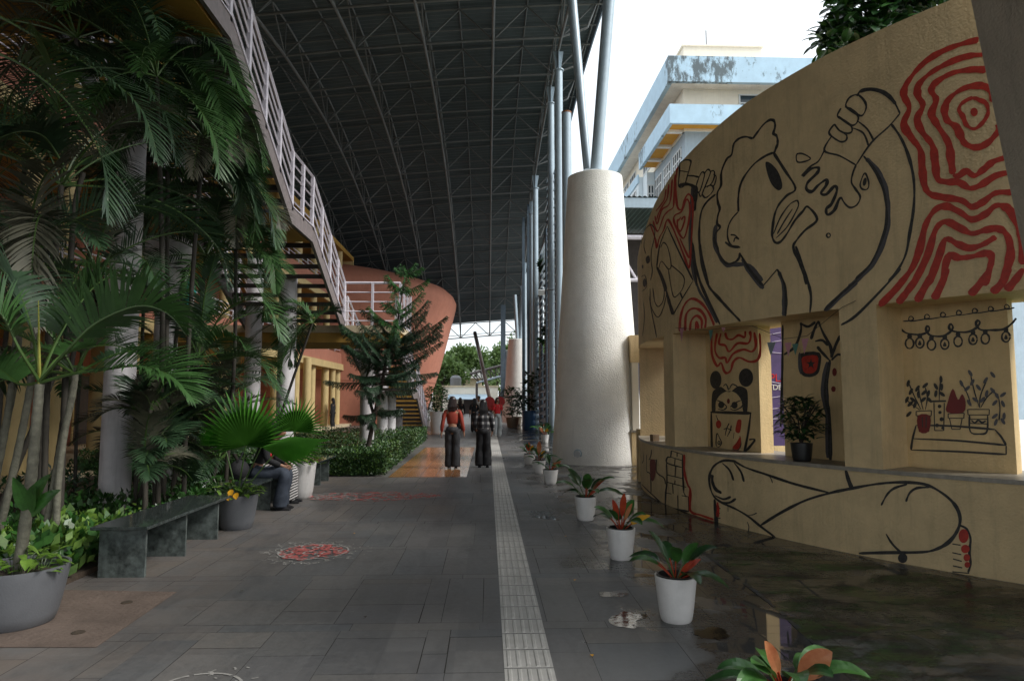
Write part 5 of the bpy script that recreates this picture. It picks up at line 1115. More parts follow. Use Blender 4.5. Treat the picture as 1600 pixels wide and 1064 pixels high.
for i in range(nW):
    u = .20+.78*i/(nW-1); j = int(u*(len(TR)-1)); p = TR[j]
    L0 = [.6, .8, 1.0, 1.2, 1.35, 1.45, 1.55, 1.6, 1.6, 1.5, 1.35, 1.15, .95, .75, .55, .38][i]
    nb = 5
    for b in range(nb):
        az = b*6.283/nb+i*.55+rd.uniform(-.25, .25); rt_ = max(0, math.cos(az)); L_ = L0*rd.uniform(.55, 1.1)*(1+.14*rt_)*(1 if math.cos(az) > -.2 else .9)
        if i < 4 and rd.random() < .4: continue
        branch(p+V((0, 0, rd.uniform(-.06, .06))), az, R_((-2 if i < 6 else 4+i*1.8)+rd.uniform(-5, 5)), L_*1.12, 'leaf_needle_new' if i >= 13 or (i > 9 and rd.random() < .4) else 'leaf_needle')
br.build('branches', ct); fol.build('needles', ct)
# ================= POTTED PHILODENDRONS =================
def philo(x, y, seed, label, h=.30, r=.145, s=1.0, spec=(), nl=8, elr=(-4, 70)):
    c = V((x, y, 0)); t = thing('potted_philodendron', c, label, 'potted plant', 'white pots of red-leaved plants along the walkway')
    pot(t, c, r, r*.74, h, 'pot_white', rim=.012); mb = MB(); mb.lathe([(r-.016, h+.006), (r-.012, h+.012), (r-.026, h+.012), (r-.028, h-.045)], c, 'pot_black', 30, False); mb.build('inner_pot', t, True)
    rd = random.Random(seed); mb = MB(); f = V((x, y, h-.05))
    for i in range(nl):
        a = i*2.4+rd.uniform(-.4, .4); el = R_(elr[0]+elr[1]*(i/nl)+rd.uniform(-10, 10)); L_ = s*rd.uniform(.30, .44)*(1.05-.25*i/nl); d = V((math.cos(a)*math.cos(el), math.sin(a)*math.cos(el), math.sin(el)))
        tip = f+d*L_+V((0, 0, .05)); k = 'leaf_green' if rd.random() < .5 else 'leaf_dark'
        broad(mb, f, tip, .05*s*rd.uniform(.8, 1.15), k, V((rd.uniform(-.3, .3), -.25, 1)), .22*math.cos(el), 'leaf_red' if rd.random() < .5 else 'petiole', .33, .22, rp=.005)
    mb.build('leaves', t); mb = MB()
    for (dx, dz, w_, k) in spec: broad(mb, f+V((0, -.01, 0)), V((x+dx, y-.10, h+dz)), w_, k, V((0, -1, .5)), .10, 'leaf_red', .36, .15, rp=.006)
    if spec: mb.build('new_leaves', t)
philo(1.38, 3.24, 31, 'potted plant cut off by the bottom edge with one broad dull orange leaf', h=.26, spec=[(-.13, .25, .03, 'leaf_orange'), (.18, .20, .055, 'leaf_orange')], s=1.0, nl=13, elr=(-8, 40))
philo(1.37, 5.05, 32, 'potted plant with glossy green leaves and reddish stalks, nearest whole white pot', h=.315, r=.15, spec=[(.16, .14, .02, 'leaf_red'), (.10, .12, .018, 'leaf_red')], s=1.05, nl=10)
philo(1.34, 6.95, 33, 'white pot whose plant holds two upright scarlet leaves', spec=[(.02, .36, .032, 'leaf_red'), (-.10, .30, .028, 'leaf_red'), (.28, .14, .03, 'leaf_yellow'), (.1, .26, .02, 'leaf_orange')], s=1.05, nl=9)
philo(1.30, 9.15, 34, 'wide-leaved dark green potted plant behind the one with scarlet leaves', spec=[(.26, .25, .02, 'leaf_red'), (.16, .12, .02, 'leaf_red')], s=1.25, nl=11)
philo(1.18, 12.95, 35, 'white pot with salmon leaves spreading right, nearest of the trio by the big column', spec=[(.20, .17, .03, 'leaf_orange'), (.1, .15, .025, 'leaf_orange')], nl=8, h=.26)
philo(1.10, 14.75, 36, 'white pot with one tall upright salmon leaf, middle of the trio', spec=[(0, .42, .05, 'leaf_orange'), (.12, .22, .03, 'leaf_yellow')], nl=7, h=.27)
philo(1.02, 16.7, 37, 'farthest white pot of the trio, with small red and yellow leaves', spec=[(-.08, .26, .04, 'leaf_red'), (.08, .22, .04, 'leaf_yellow'), (-.02, .3, .03, 'leaf_orange')], nl=8, h=.25)
philo(2.05, 24.6, 38, 'yellow green and orange leaved plant in a small pot by the louvre screen', spec=[(-.2, .25, .05, 'leaf_orange'), (.1, .22, .05, 'leaf_yellow')], s=1.5, nl=12)
philo(2.25, 26.4, 39, 'reddish plant behind the yellow green one near the screens', spec=[(-.1, .3, .05, 'leaf_red'), (.1, .28, .05, 'leaf_orange')], s=1.4, nl=11)
# big leafy planters further along
def bush(name, x, y, pr, ph, bh, br_, k, kp, label, cat='potted plant', n=260, seed=0, size=.16, rb_=None):
    t = thing(name, (x, y, 0), label, cat); pot(t, V((x, y, 0)), pr, rb_ or pr*.75, ph, kp); mb = MB(); rd = random.Random(seed)
    for i in range(9): a = rd.uniform(0, 6.28); mb.tube([(x, y, ph-.05), (x+.3*br_*math.cos(a), y+.3*br_*math.sin(a), ph+bh*.5), (x+.8*br_*math.cos(a), y+.8*br_*math.sin(a), ph+bh*.85)], .008, 'bark', 4)
    mb.build('stems', t); mb = MB()
    for i in range(n):
        a = rd.uniform(0, 6.28); q = br_*rd.random()**.5; z = ph+bh*(.05+.95*rd.random()); q *= math.sin(math.pi*min(1, .2+.75*(z-ph)/bh))**.5
        p = V((x+q*math.cos(a), y+q*math.sin(a), z)); d = V((math.cos(a)+rd.uniform(-.5, .5), math.sin(a)+rd.uniform(-.5, .5), rd.uniform(-.6, .5))).normalized()*size*rd.uniform(.7, 1.2)
        broad(mb, p, p+d, size*.27, k, V((0, 0, 1)), .08, None, 0, .25, heart=True)
    mb.build('foliage', t); return t
p = gz(683, 677); bush('tall_planter_shrub', p.x-.05, p.y, .28, .98, 1.15, .72, 'leaf_green', 'pot_white', 'leafy dark shrub in a tall white planter beside the terracotta drum', seed=1, n=330, size=.2, rb_=.2)
bush('potted_shrub', 1.35, 37.5, .35, .55, 1.6, .85, 'leaf_green', 'pot_clay', 'big leafy shrub in a clay pot beside the woman in red', seed=2, n=330, size=.24)
bush('barrel_plant', 2.15, 35.5, .36, .95, 1.2, .6, 'leaf_dark', 'barrel_blue', 'dark plant growing in a tall blue barrel under the dark steel column', seed=3, n=200, size=.26, rb_=.34)
bush('potted_shrub', 1.75, 41, .3, .5, 1.3, .6, 'leaf_dark', 'pot_clay', 'second clay potted shrub standing behind the leafy one near the far column', seed=4, n=160, size=.24)
sp = gz(1224, 722, .89); sp = V((CX, CY, 0))+V((sp.x-CX, sp.y-CY, 0)).normalized()*(CR-.12); t = bush('sill_plant', sp.x, sp.y, .12, .20, .52, .24, 'leaf_dark', 'pot_black', 'bushy green plant in a black pot standing on the sill of the wall opening', seed=5, n=330, size=.10, rb_=.095)
t.location.z = .89
for i, (px, py) in enumerate(((676, 650), (664, 662))): p = gz(px, 668); bush('small_potted_plant', p.x, p.y+i*1.5, .14, .3, .6, .3, 'leaf_green', 'pot_white', ['small green plant in a low white pot at the foot of the terracotta drum', 'tiny potted plant just left of the low white pot by the stair foot'][i], seed=6+i, n=60, size=.14)
# ================= PEOPLE =================
def skin_body(name, nodes, edges, k, parent=None, sub=1):
    """one continuous skinned surface; nodes: {key:(pos, radius)}"""
    ks = list(nodes); me = bpy.data.meshes.new(name); me.from_pydata([tuple(nodes[a][0]) for a in ks], [(ks.index(a), ks.index(b)) for a, b in edges], []); me.update()
    o = bpy.data.objects.new(name, me); COL.objects.link(o); me.materials.append(M[k])
    s = o.modifiers.new('skin', 'SKIN'); s.use_smooth_shade = True; s.branch_smoothing = .3
    for i, a in enumerate(ks):
        r = nodes[a][1]; sv = me.skin_vertices[0].data[i]; sv.radius = r if hasattr(r, '__len__') else (r, r); sv.use_root = (i == 0)
    m = o.modifiers.new('sub', 'SUBSURF'); m.levels = m.render_levels = sub
    if parent: attach(o, parent)
    return o
def person(x, y, rz, H, label, pose, top, legs, hair='hair', hairlen=.3, topk=None, flare=1.0, seed=0, shoe='cloth_black', group=None, skirt=None, sleeve=1.0, slim=1.0):
    """pose: dict of overrides in body space (x right, y forward, z up) in units of the height"""
    t = thing('person', (x, y, 0), label, 'person', group, 0)
    m = Matrix.Rotation(rz, 3, 'Z'); W = lambda p: V((x, y, 0))+m @ (V(p)*H)
    J = dict(pel=(0, 0, .53), wst=(0, 0, .61), chs=(0, 0, .72), nck=(0, -.005, .825), nk2=(0, .0, .86), hd=(0, .01, .93),
             shL=(-.095, 0, .80), elL=(-.125, -.01, .63), wrL=(-.135, .03, .49), shR=(.095, 0, .80), elR=(.125, -.01, .63), wrR=(.135, .03, .49),
             hpL=(-.05, 0, .51), knL=(-.055, .01, .285), anL=(-.055, -.01, .045), hpR=(.05, 0, .51), knR=(.055, .01, .285), anR=(.055, -.01, .045))
    J.update(pose); R = dict(pel=.062, wst=.052*slim, chs=(.078*slim, .055), nck=.038, nk2=.03, shL=.032, shR=.032, elL=.021, elR=.021, wrL=.014, wrR=.014, hpL=.05, hpR=.05, knL=.033, knR=.033, anL=.022, anR=.022)
    nd = {k: (W(J[k]), tuple(a*H for a in R[k]) if hasattr(R[k], '__len__') else R[k]*H) for k in R}
    ed = [('pel', 'wst'), ('wst', 'chs'), ('chs', 'nck'), ('nck', 'nk2'), ('chs', 'shL'), ('shL', 'elL'), ('elL', 'wrL'), ('chs', 'shR'), ('shR', 'elR'), ('elR', 'wrR'), ('pel', 'hpL'), ('hpL', 'knL'), ('knL', 'anL'), ('pel', 'hpR'), ('hpR', 'knR'), ('knR', 'anR')]
    # head as part of the same surface
    hd = V(J['hd']); nd['h1'] = (W(hd+V((0, .002, -.045))), .026*H); nd['h2'] = (W(hd+V((0, .006, -.012))), (.040*H, .046*H)); nd['h3'] = (W(hd+V((0, 0, .030))), (.042*H, .050*H)); nd['h4'] = (W(hd+V((0, -.004, .055))), .026*H); nd['nose'] = (W(hd+V((0, .058, -.012))), .007*H)
    ed += [('nk2', 'h1'), ('h1', 'h2'), ('h2', 'h3'), ('h3', 'h4'), ('h2', 'nose')]
    for s in 'LR':
        wr = V(J['wr'+s]); el = V(J['el'+s]); d = (wr-el).normalized(); sgn = -1 if s == 'L' else 1; fw = V((0, 1, 0)); side = d.cross(V((sgn, 0, 0))).normalized()
        pm = wr+d*.030; nd['pm'+s] = (W(pm), (.016*H, .010*H)); ed.append(('wr'+s, 'pm'+s))
        for f in range(4):
            b = wr+d*.045+side*(.017*(f-1.5)/1.5); l = (.030, .036, .034, .026)[f]; nd['f%d%s' % (f, s)] = (W(b), .0052*H); nd['g%d%s' % (f, s)] = (W(b+d*l*.55+V((-sgn*.003, 0, 0))), .0046*H); nd['e%d%s' % (f, s)] = (W(b+d*l+V((-sgn*.012, 0, 0))), .0038*H)
            ed += [('pm'+s, 'f%d%s' % (f, s)), ('f%d%s' % (f, s), 'g%d%s' % (f, s)), ('g%d%s' % (f, s), 'e%d%s' % (f, s))]
        th = wr+d*.018; nd['t0'+s] = (W(th+side*.020), .006*H); nd['t1'+s] = (W(th+side*.030+d*.026), .0045*H); ed += [('pm'+s, 't0'+s), ('t0'+s, 't1'+s)]
    skin_body('body', nd, ed, 'skin', t, 2)
    # eyes, brows, mouth
    mb = MB()
    for sx in (-1, 1): mb.ball(W(hd+V((sx*.016, .043, .0))), .0065*H, 'cloth_white', 8, 6); mb.ball(W(hd+V((sx*.016, .047, .0))), .0042*H, 'hair', 8, 6)
    mb.ball(W(hd+V((0, .045, -.033))), (.012*H, .006*H, .004*H), 'terracotta_dark', 8, 6); mb.build('face', t, True)
    # trousers: two lofted legs and a hip band
    mb = MB(); loft = lambda keys, rs, k: mb.tube([V(q) for q in smoothline([tuple(W(q)) for q in keys], 5)], [r*H for r in interp(rs, (len(keys)-1)*5+1)], k, 16, True)
    for s in 'LR':
        hp, kn, an = V(J['hp'+s]), V(J['kn'+s]), V(J['an'+s]); hem = an+V((0, 0, -.020)) if abs((kn-an).normalized().z) > .5 else an
        rs = [(.060), (.058), (.048*flare), (.052*flare), (.056*flare)]; loft([hp+V((0, 0, .025)), hp.lerp(kn, .35), kn, kn.lerp(hem, .5), hem], rs, legs)
    mb.tube([W(V(J['hpL']).lerp(V(J['hpR']), .5)+V((0, 0, -.03))), W(V(J['pel'])+V((0, 0, .01))), W(V(J['wst'])+V((0, 0, -.015)))], [(.085*H, .105*H*.95) if False else .098*H*.93, .098*H, .072*H*slim], legs, 18, True, .82)
    fold(mb.build('trousers', t, True), .016, .16)
    # top: torso and sleeves
    mb = MB(); k = top; hemz = V(J['wst'])+V((0, 0, .0 if skirt is None else -skirt))
    P = [hemz, V(J['wst'])+V((0, 0, .01)), V(J['wst']).lerp(V(J['chs']), .6), V(J['chs'])+V((0, 0, .03)), V(J['nck'])+V((0, 0, -.012)), V(J['nck'])+V((0, 0, .012))]
    wd = [.083 if skirt else .068, .074*slim+(.012 if skirt else 0), .084*slim, .098*slim, .062, .034]
    ux = m @ V((1, 0, 0)); mb.tube([W(q) for q in P], [(w_*H, w_*H*.66) for w_ in wd], k, 20, True, 1, up=ux)
    for s in 'LR':
        sh, el, wr = V(J['sh'+s]), V(J['el'+s]), V(J['wr'+s]); e = wr if sleeve >= 1 else el.lerp(wr, 0) if sleeve > .45 else sh.lerp(el, .7)
        pts = [sh.lerp(V(J['chs']), .35)+V((0, 0, .012)), sh, sh.lerp(el, .5), el]+([el.lerp(wr, .5), wr] if sleeve >= 1 else []); rs = [.040, .036, .033, .028]+([.025, .021] if sleeve >= 1 else []); g = 1.25 if skirt else 1
        mb.tube([W(q) for q in pts], [r*H*g for r in rs], k, 14, True)
    fold(mb.build('top', t, True), .012, .13)
    # hair: cap plus long locks
    mb = MB(); rd = random.Random(seed); c = W(hd+V((0, -.012, .018))); mm = m.copy(); mb.ball(c, (.050*H, .054*H, .056*H), hair, 16, 12, mm)
    if hairlen > .05:
        for i in range(46):
            a = math.pi*(1.08+.84*rd.random()); r_ = .043; p0 = V((math.cos(a)*r_, math.sin(a)*r_*1.1-.008, .03)); l = hairlen*rd.uniform(.75, 1.0); sp = rd.uniform(1.0, 1.55)
            pts = [hd+p0, hd+V((p0.x*1.15, p0.y*1.12, -.02)), hd+V((p0.x*sp, p0.y*1.05-.012, -.03-l*.35)), hd+V((p0.x*sp*.95+rd.uniform(-.006, .006), p0.y*.8-.02, -.03-l*.7)), hd+V((p0.x*sp*.8+rd.uniform(-.01, .01), p0.y*.7-.022, -.03-l))]
            mb.tube([V(q) for q in smoothline([tuple(W(q)) for q in pts], 3)], [.011*H]*8+[.008*H]*4+[.003*H], hair, 6)
    mb.build('hair', t, True)
    for s in 'LR':
        an = V(J['an'+s]); mb = MB(); f = V((0, 1, 0)); a = W(an+V((0, -.028, -.030))); b = W(an+V((0, .035, -.033))); e = W(an+V((0, .085, -.036)))
        mb.tube([a, a.lerp(b, .3), b, e], [.018*H, .024*H, .023*H, .012*H], shoe, 12, True); bx = [W(an+V((0, .028, -.0395)))]; mb.box(bx[0], (.046*H, .125*H, .012*H), 'shoe_white' if shoe != 'cloth_black' or seed == 1 else 'cloth_black', rz=rz); mb.build('shoe', t, True)
    return t, W, J
def fold(o, s, sz):
    m = o.modifiers.new('sub', 'SUBSURF'); m.levels = m.render_levels = 1
    if 'folds%g' % sz not in bpy.data.textures: tx = bpy.data.textures.new('folds%g' % sz, 'CLOUDS'); tx.noise_scale = sz; tx.noise_depth = 2
    d = o.modifiers.new('folds', 'DISPLACE'); d.texture = bpy.data.textures['folds%g' % sz]; d.strength = s*2.6; d.mid_level = .5; d.texture_coords = 'LOCAL'
def interp(rs, n): return [rs[min(int(i/(n-1)*(len(rs)-1)), len(rs)-2)]*(1-((i/(n-1)*(len(rs)-1)) % 1 if i < n-1 else 1))+rs[min(int(i/(n-1)*(len(rs)-1)), len(rs)-2)+1]*((i/(n-1)*(len(rs)-1)) % 1 if i < n-1 else 1) for i in range(n)]
def plaid_mat():
    m = bpy.data.materials.new('plaid'); m.use_nodes = True; N = m.node_tree.nodes; L = m.node_tree.links; b = N['Principled BSDF']; b.inputs['Roughness'].default_value = .85
    tc = N.new('ShaderNodeTexCoord'); sp = N.new('ShaderNodeSeparateXYZ'); L.new(tc.outputs['Object'], sp.inputs[0]); res = []
    for ax, sc in ((0, 7.5), (2, 7.0)):
        a = N.new('ShaderNodeMath'); a.operation = 'MULTIPLY'; a.inputs[1].default_value = sc; L.new(sp.outputs[ax], a.inputs[0])
        f = N.new('ShaderNodeMath'); f.operation = 'FRACT'; L.new(a.outputs[0], f.inputs[0]); g = N.new('ShaderNodeMath'); g.operation = 'LESS_THAN'; g.inputs[1].default_value = .38; L.new(f.outputs[0], g.inputs[0]); res.append(g)
    s = N.new('ShaderNodeMath'); s.operation = 'ADD'; L.new(res[0].outputs[0], s.inputs[0]); L.new(res[1].outputs[0], s.inputs[1]); h = N.new('ShaderNodeMath'); h.operation = 'MULTIPLY'; h.inputs[1].default_value = .5; L.new(s.outputs[0], h.inputs[0])
    r = N.new('ShaderNodeValToRGB'); r.color_ramp.interpolation = 'CONSTANT'; e = r.color_ramp.elements; e[0].color = (.012, .012, .014, 1); e[1].position = .4; e[1].color = (.06, .06, .065, 1); q = e.new(.9); q.color = (.42, .41, .40, 1); L.new(h.outputs[0], r.inputs[0]); L.new(r.outputs[0], b.inputs['Base Color']); return m
M['plaid'] = plaid_mat()
def stripe_mat():
    m = bpy.data.materials.new('striped'); m.use_nodes = True; N = m.node_tree.nodes; L = m.node_tree.links; b = N['Principled BSDF']; b.inputs['Roughness'].default_value = .85
    tc = N.new('ShaderNodeTexCoord'); sp = N.new('ShaderNodeSeparateXYZ'); L.new(tc.outputs['Object'], sp.inputs[0]); ad = N.new('ShaderNodeMath'); L.new(sp.outputs[2], ad.inputs[0]); mu = N.new('ShaderNodeMath'); mu.operation = 'MULTIPLY'; mu.inputs[1].default_value = -.55; L.new(sp.outputs[0], mu.inputs[0]); L.new(mu.outputs[0], ad.inputs[1])
    a = N.new('ShaderNodeMath'); a.operation = 'MULTIPLY'; a.inputs[1].default_value = 24; L.new(ad.outputs[0], a.inputs[0]); f = N.new('ShaderNodeMath'); f.operation = 'FRACT'; L.new(a.outputs[0], f.inputs[0]); g = N.new('ShaderNodeMath'); g.operation = 'LESS_THAN'; g.inputs[1].default_value = .5; L.new(f.outputs[0], g.inputs[0])
    r = N.new('ShaderNodeValToRGB'); r.color_ramp.elements[0].color = (.02, .02, .02, 1); r.color_ramp.elements[1].color = (.6, .58, .56, 1); L.new(g.outputs[0], r.inputs[0]); L.new(r.outputs[0], b.inputs['Base Color']); return m
M['striped'] = stripe_mat()
WG = 'people on the walkway'
p = gz(706, 733); person(p.x, p.y+.12, .02, 1.64, 'woman seen from behind in a rust red cropped top and wide black jeans', dict(elL=(-.135, -.03, .64), wrL=(-.150, -.005, .50), elR=(.135, -.02, .64), wrR=(.158, .01, .505), knL=(-.045, .02, .285), anL=(-.04, .02, .05), knR=(.05, 0, .285), anR=(.052, -.03, .045)), 'knit_rust', 'denim_black', 'hair_brown', .115, flare=1.18, seed=1, group=WG)
p = gz(755, 731); person(p.x, p.y+.12, .0, 1.57, 'person seen from behind in a black and white checked shirt and wide black trousers', dict(elL=(-.14, .0, .64), wrL=(-.11, .07, .56), elR=(.14, .0, .64), wrR=(.13, .05, .52), knL=(-.055, .02, .285), anR=(.06, -.02, .045)), 'plaid', 'cloth_black', 'hair', .16, flare=1.25, seed=2, skirt=.11, group=WG)
p = gz(777, 681); person(p.x, p.y, math.pi+.25, 1.63, 'woman in a loose red T-shirt and pale jeans walking towards the camera', dict(elL=(-.12, .03, .65), wrL=(-.17, .07, .54), elR=(.12, .0, .65), wrR=(.09, .07, .56), knL=(-.06, .04, .285), anR=(.05, -.05, .05)), 'cloth_red', 'denim_pale', 'hair', .06, flare=1.15, seed=3, sleeve=.5, skirt=.06, shoe='shoe_white', group=WG)
p = gz(741, 675); person(p.x, p.y, .1, 1.60, 'woman in dark clothes with a black bag walking away ahead of the checked shirt', dict(anL=(-.05, .05, .05), anR=(.05, -.05, .045)), 'cloth_black', 'cloth_black', 'hair', .15, seed=4, flare=.95, skirt=.04, sleeve=.5, group=WG)
p = gz(748, 671); person(p.x, p.y, math.pi-.5, 1.72, 'man in a white shirt partly hidden behind the person in the checked shirt', {}, 'cloth_white', 'denim_black', 'hair', 0, seed=5, group=WG)
p = gz(719, 672); person(p.x, p.y, -.2, 1.63, 'person in a dark jacket with reddish hair mostly hidden by the woman in rust red', {}, 'cloth_black', 'denim_black', 'hair_brown', .12, seed=6, group=WG)
p = gz(765, 672); person(p.x, p.y+2, math.pi, 1.62, 'person in an orange top standing behind the woman in the red T-shirt', {}, 'cloth_orange', 'denim_black', 'hair', .05, seed=7, group=WG)
p = aY(520, 640, 36); person(p.x, 36, 1.4, 1.62, 'person in long black clothes standing by the yellow columns of the arcade', {}, 'cloth_black', 'cloth_black', 'cloth_black', .1, seed=8, skirt=.12)
p = aY(343, 470, 14.2); t, W, J = person(p.x-2.2, 17.6, 0, 1.62, 'person in a teal top up on the gallery behind the palm fronds', {}, 'cloth_teal', 'cloth_teal', 'hair', .1, seed=9, skirt=.12); t.location = (t.location.x, t.location.y, 3.4)
# seated people
bx = -3.36
t, W, J = person(bx-.02, 10.15, -math.pi/2, 1.70, 'curly-haired person in black top and grey jeans seated on the bench, bent over a phone',
    dict(pel=(0, 0, .315), wst=(0, .035, .39), chs=(0, .085, .49), nck=(0, .145, .575), nk2=(0, .165, .60), hd=(0, .205, .655), shL=(-.095, .12, .56), elL=(-.12, .14, .42), wrL=(-.07, .25, .375), shR=(.095, .12, .56), elR=(.12, .14, .42), wrR=(.07, .25, .375),
         hpL=(-.05, .01, .30), knL=(-.065, .25, .305), anL=(-.06, .23, .045), hpR=(.05, .01, .30), knR=(.065, .27, .31), anR=(.06, .24, .045)), 'cloth_black', 'denim_blue', 'hair', .03, seed=11, flare=1.05)
mb = MB(); mb.box(W((0, .30, .385)), (.012, .075, .15), 'screen', rz=0, ry=R_(60)); tag(mb.build('phone', None, False, .003), 'dark phone held by the seated person in grey jeans', 'phone')
mb = MB(); rd = random.Random(4)
for i in range(60):
    a, b = rd.uniform(0, 6.28), rd.uniform(-.3, 1.5); q = W(V((.046*math.cos(a)*math.cos(b), .188+.05*math.sin(a)*math.cos(b), .672+.052*math.sin(b)))); mb.ball(q, rd.uniform(.016, .028), 'hair', 7, 5)
mb.build('curls', t, True)
t, W, J = person(bx-.16, 10.80, -math.pi/2, 1.60, 'seated person in red top and striped trousers, half hidden behind the curly-haired one',
    dict(pel=(0, 0, .33), wst=(0, .02, .41), chs=(0, .05, .52), nck=(0, .09, .615), nk2=(0, .10, .64), hd=(0, .13, .70), shL=(-.095, .07, .60), elL=(-.12, .10, .47), wrL=(-.05, .22, .43), shR=(.095, .07, .60), elR=(.12, .10, .47), wrR=(.05, .22, .43),
         hpL=(-.05, .01, .32), knL=(-.065, .29, .335), anL=(-.06, .31, .045), hpR=(.05, .01, .32), knR=(.065, .30, .335), anR=(.06, .31, .045)), 'cloth_red', 'striped', 'hair', .14, seed=12, flare=1.0)
mb = MB(); mb.ball((bx-.12, 9.82, .60), (.13, .17, .14), 'cloth_black', 14, 10); mb.tube([(bx-.12, 9.7, .66), (bx-.05, 9.75, .85), (bx-.08, 9.9, .72)], .012, 'cloth_black', 6); tag(mb.build('black_bag', None, True), 'soft black bag on the bench beside the seated person', 'bag')
# ================= RED HEART PROP =================
hp = thing('heart_sign', (.35, 33.5, 0), 'large red heart shaped board standing at the end of the walkway', 'sign'); c = aY(773, 631, 33.5); mb = MB(); pts = []
for i in range(40): a = i/40*2*math.pi; pts.append((c.x+.060*16*math.sin(a)**3*.5*1.05, 33.5, c.z+.060*.5*(13*math.cos(a)-5*math.cos(2*a)-2*math.cos(3*a)-math.cos(4*a))))
mb.prism(pts, (0, .08, 0), 'prop_red'); mb.build('heart', hp); mb = MB(); mb.bb((c.x-.03, 33.52, 0), (c.x+.03, 33.57, c.z-.3), 'frame_white'); mb.build('post', hp)
# ================= FAR BUILDING, RIGHT =================
fb_ = thing('blue_building', (20, 60, 0), 'pale blue and white block with mould-stained flat roof parapets above the mural wall', 'building')
Yb_ = 48.0; c = aY(1044, 87, Yb_); XB = c.x; Z = lambda py: aY(1044, py, Yb_).z
YE = 74.0; XE = XB+34
def ring(name, z0, z1, ins, th, k, ye=YE):
    mb = MB(); mb.bb((XB+ins, Yb_+ins, z0), (XE, Yb_+ins+th, z1), k); mb.bb((XB+ins, Yb_+ins+th, z0), (XB+ins+th, ye, z1), k); mb.build(name, fb_); return mb
def mouldy():
    m = mat('blue_mould', (.42, .58, .70), .8, .1, 1.2, .1, 20); N = m.node_tree.nodes; L = m.node_tree.links; b = N['Principled BSDF']; last = b.inputs['Base Color'].links[0].from_socket
    tc = N.new('ShaderNodeTexCoord'); mp = N.new('ShaderNodeMapping'); mp.inputs['Scale'].default_value = (1.3, 1.3, .55); L.new(tc.outputs['Object'], mp.inputs[0])
    n = N.new('ShaderNodeTexNoise'); n.inputs['Scale'].default_value = 1.5; n.inputs['Detail'].default_value = 10; n.inputs['Roughness'].default_value = .75; L.new(mp.outputs[0], n.inputs['Vector'])
    n2 = N.new('ShaderNodeTexNoise'); n2.inputs['Scale'].default_value = .28; L.new(tc.outputs['Object'], n2.inputs['Vector'])
    a = N.new('ShaderNodeMath'); a.operation = 'ADD'; L.new(n.outputs['Fac'], a.inputs[0]); L.new(n2.outputs['Fac'], a.inputs[1]); r = N.new('ShaderNodeMapRange'); r.inputs['From Min'].default_value = 1.10; r.inputs['From Max'].default_value = 1.20; r.inputs['To Max'].default_value = .85; L.new(a.outputs[0], r.inputs['Value'])
    mm = N.new('ShaderNodeMix'); mm.data_type = 'RGBA'; L.new(r.outputs[0], mm.inputs['Factor']); L.new(last, mm.inputs[6]); mm.inputs[7].default_value = (.05, .055, .05, 1); L.new(mm.outputs[2], b.inputs['Base Color']); return m
M['blue_mould'] = mouldy()
ring('roof_parapet', Z(127), Z(87), 0, .35, 'blue_mould')
mb = MB(); mb.bb((XB+.3, Yb_+.3, Z(127)+.12), (XE, YE, Z(127)+.45), 'white_soffit'); mb.build('roof_slab', fb_)
W1 = 1.5
mb = MB(); mb.bb((XB+W1, Yb_+W1, Z(192)), (XE-.3, YE-.2, Z(127)+.12), 'cream_wall'); mb.build('upper_storey', fb_)
ring('balcony_parapet', Z(192), Z(162), .05, .25, 'blue_mould', 58.4)
mb = MB(); mb.bb((XB+.3, Yb_+.3, Z(190)+.1), (XE, 58.3, Z(190)+.28), 'orange_soffit'); mb.build('balcony_slab', fb_)
mb = MB()
for y in (49.9, 53.0, 56.1): mb.bb((XB+.32, y-.16, Z(192)-.0), (XB+1.6, y+.22, Z(190)+.1), 'white_soffit')
for x in (4.6, 9.5, 14.5): mb.bb((XB+x-.22, Yb_+.32, Z(192)-.0), (XB+x+.22, Yb_+1.6, Z(190)+.1), 'white_soffit')
mb.build('balcony_beams', fb_)
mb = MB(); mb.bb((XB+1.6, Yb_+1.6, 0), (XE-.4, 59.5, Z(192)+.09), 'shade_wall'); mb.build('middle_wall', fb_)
mb = MB(); mb.bb((XB+.5, 60.6, 0), (XE-.5, YE-.3, Z(192)+.1), 'pale_wall'); mb.bb((XB+.9, 59.0, 0), (XB+1.58, 60.5, Z(192)), 'pale_wall'); mb.build('rear_wing', fb_)
mb = MB(); p = aY(1068, 86, 56); q = aY(1190, 75, 56); mb.bb((p.x, 56, Z(100)), (q.x, 64, q.z), 'cream_wall'); mb.bb((p.x-.15, 55.85, q.z), (q.x+.15, 64.1, q.z+.12), 'cream_wall'); mb.build('penthouse', fb_)
mb = MB(); p = aY(1103, 48, 58); mb.tube([(p.x, 58, q.z), (p.x, 58, p.z)], .05, 'steel_dark', 5); mb.build('antenna', fb_)
def window(x, y, z, w_, h, face, nx=2):
    mb = MB(); f = MB()
    if face == 'x':
        mb.bb((x-.02, y, z), (x+.03, y+w_, z+h), 'glass_dark')
        for i in range(nx+1): f.bb((x-.07, y+w_*i/nx-.05, z), (x+.02, y+w_*i/nx+.05, z+h), 'frame_white')
        for zz in (z, z+h*.62, z+h): f.bb((x-.075, y-.05, zz-.05), (x+.02, y+w_+.05, zz+.05), 'frame_white')
    else:
        mb.bb((x, y-.02, z), (x+w_, y+.03, z+h), 'glass_dark')
        for i in range(nx+1): f.bb((x+w_*i/nx-.05, y-.07, z), (x+w_*i/nx+.05, y+.02, z+h), 'frame_white')
        for zz in (z, z+h*.62, z+h): f.bb((x-.05, y-.075, zz-.05), (x+w_+.05, y+.02, zz+.05), 'frame_white')
    o = mb.build('window', fb_); f.build('frame', o)
zz = [Z(192)-3.0-3.4*k for k in range(0, 5)]
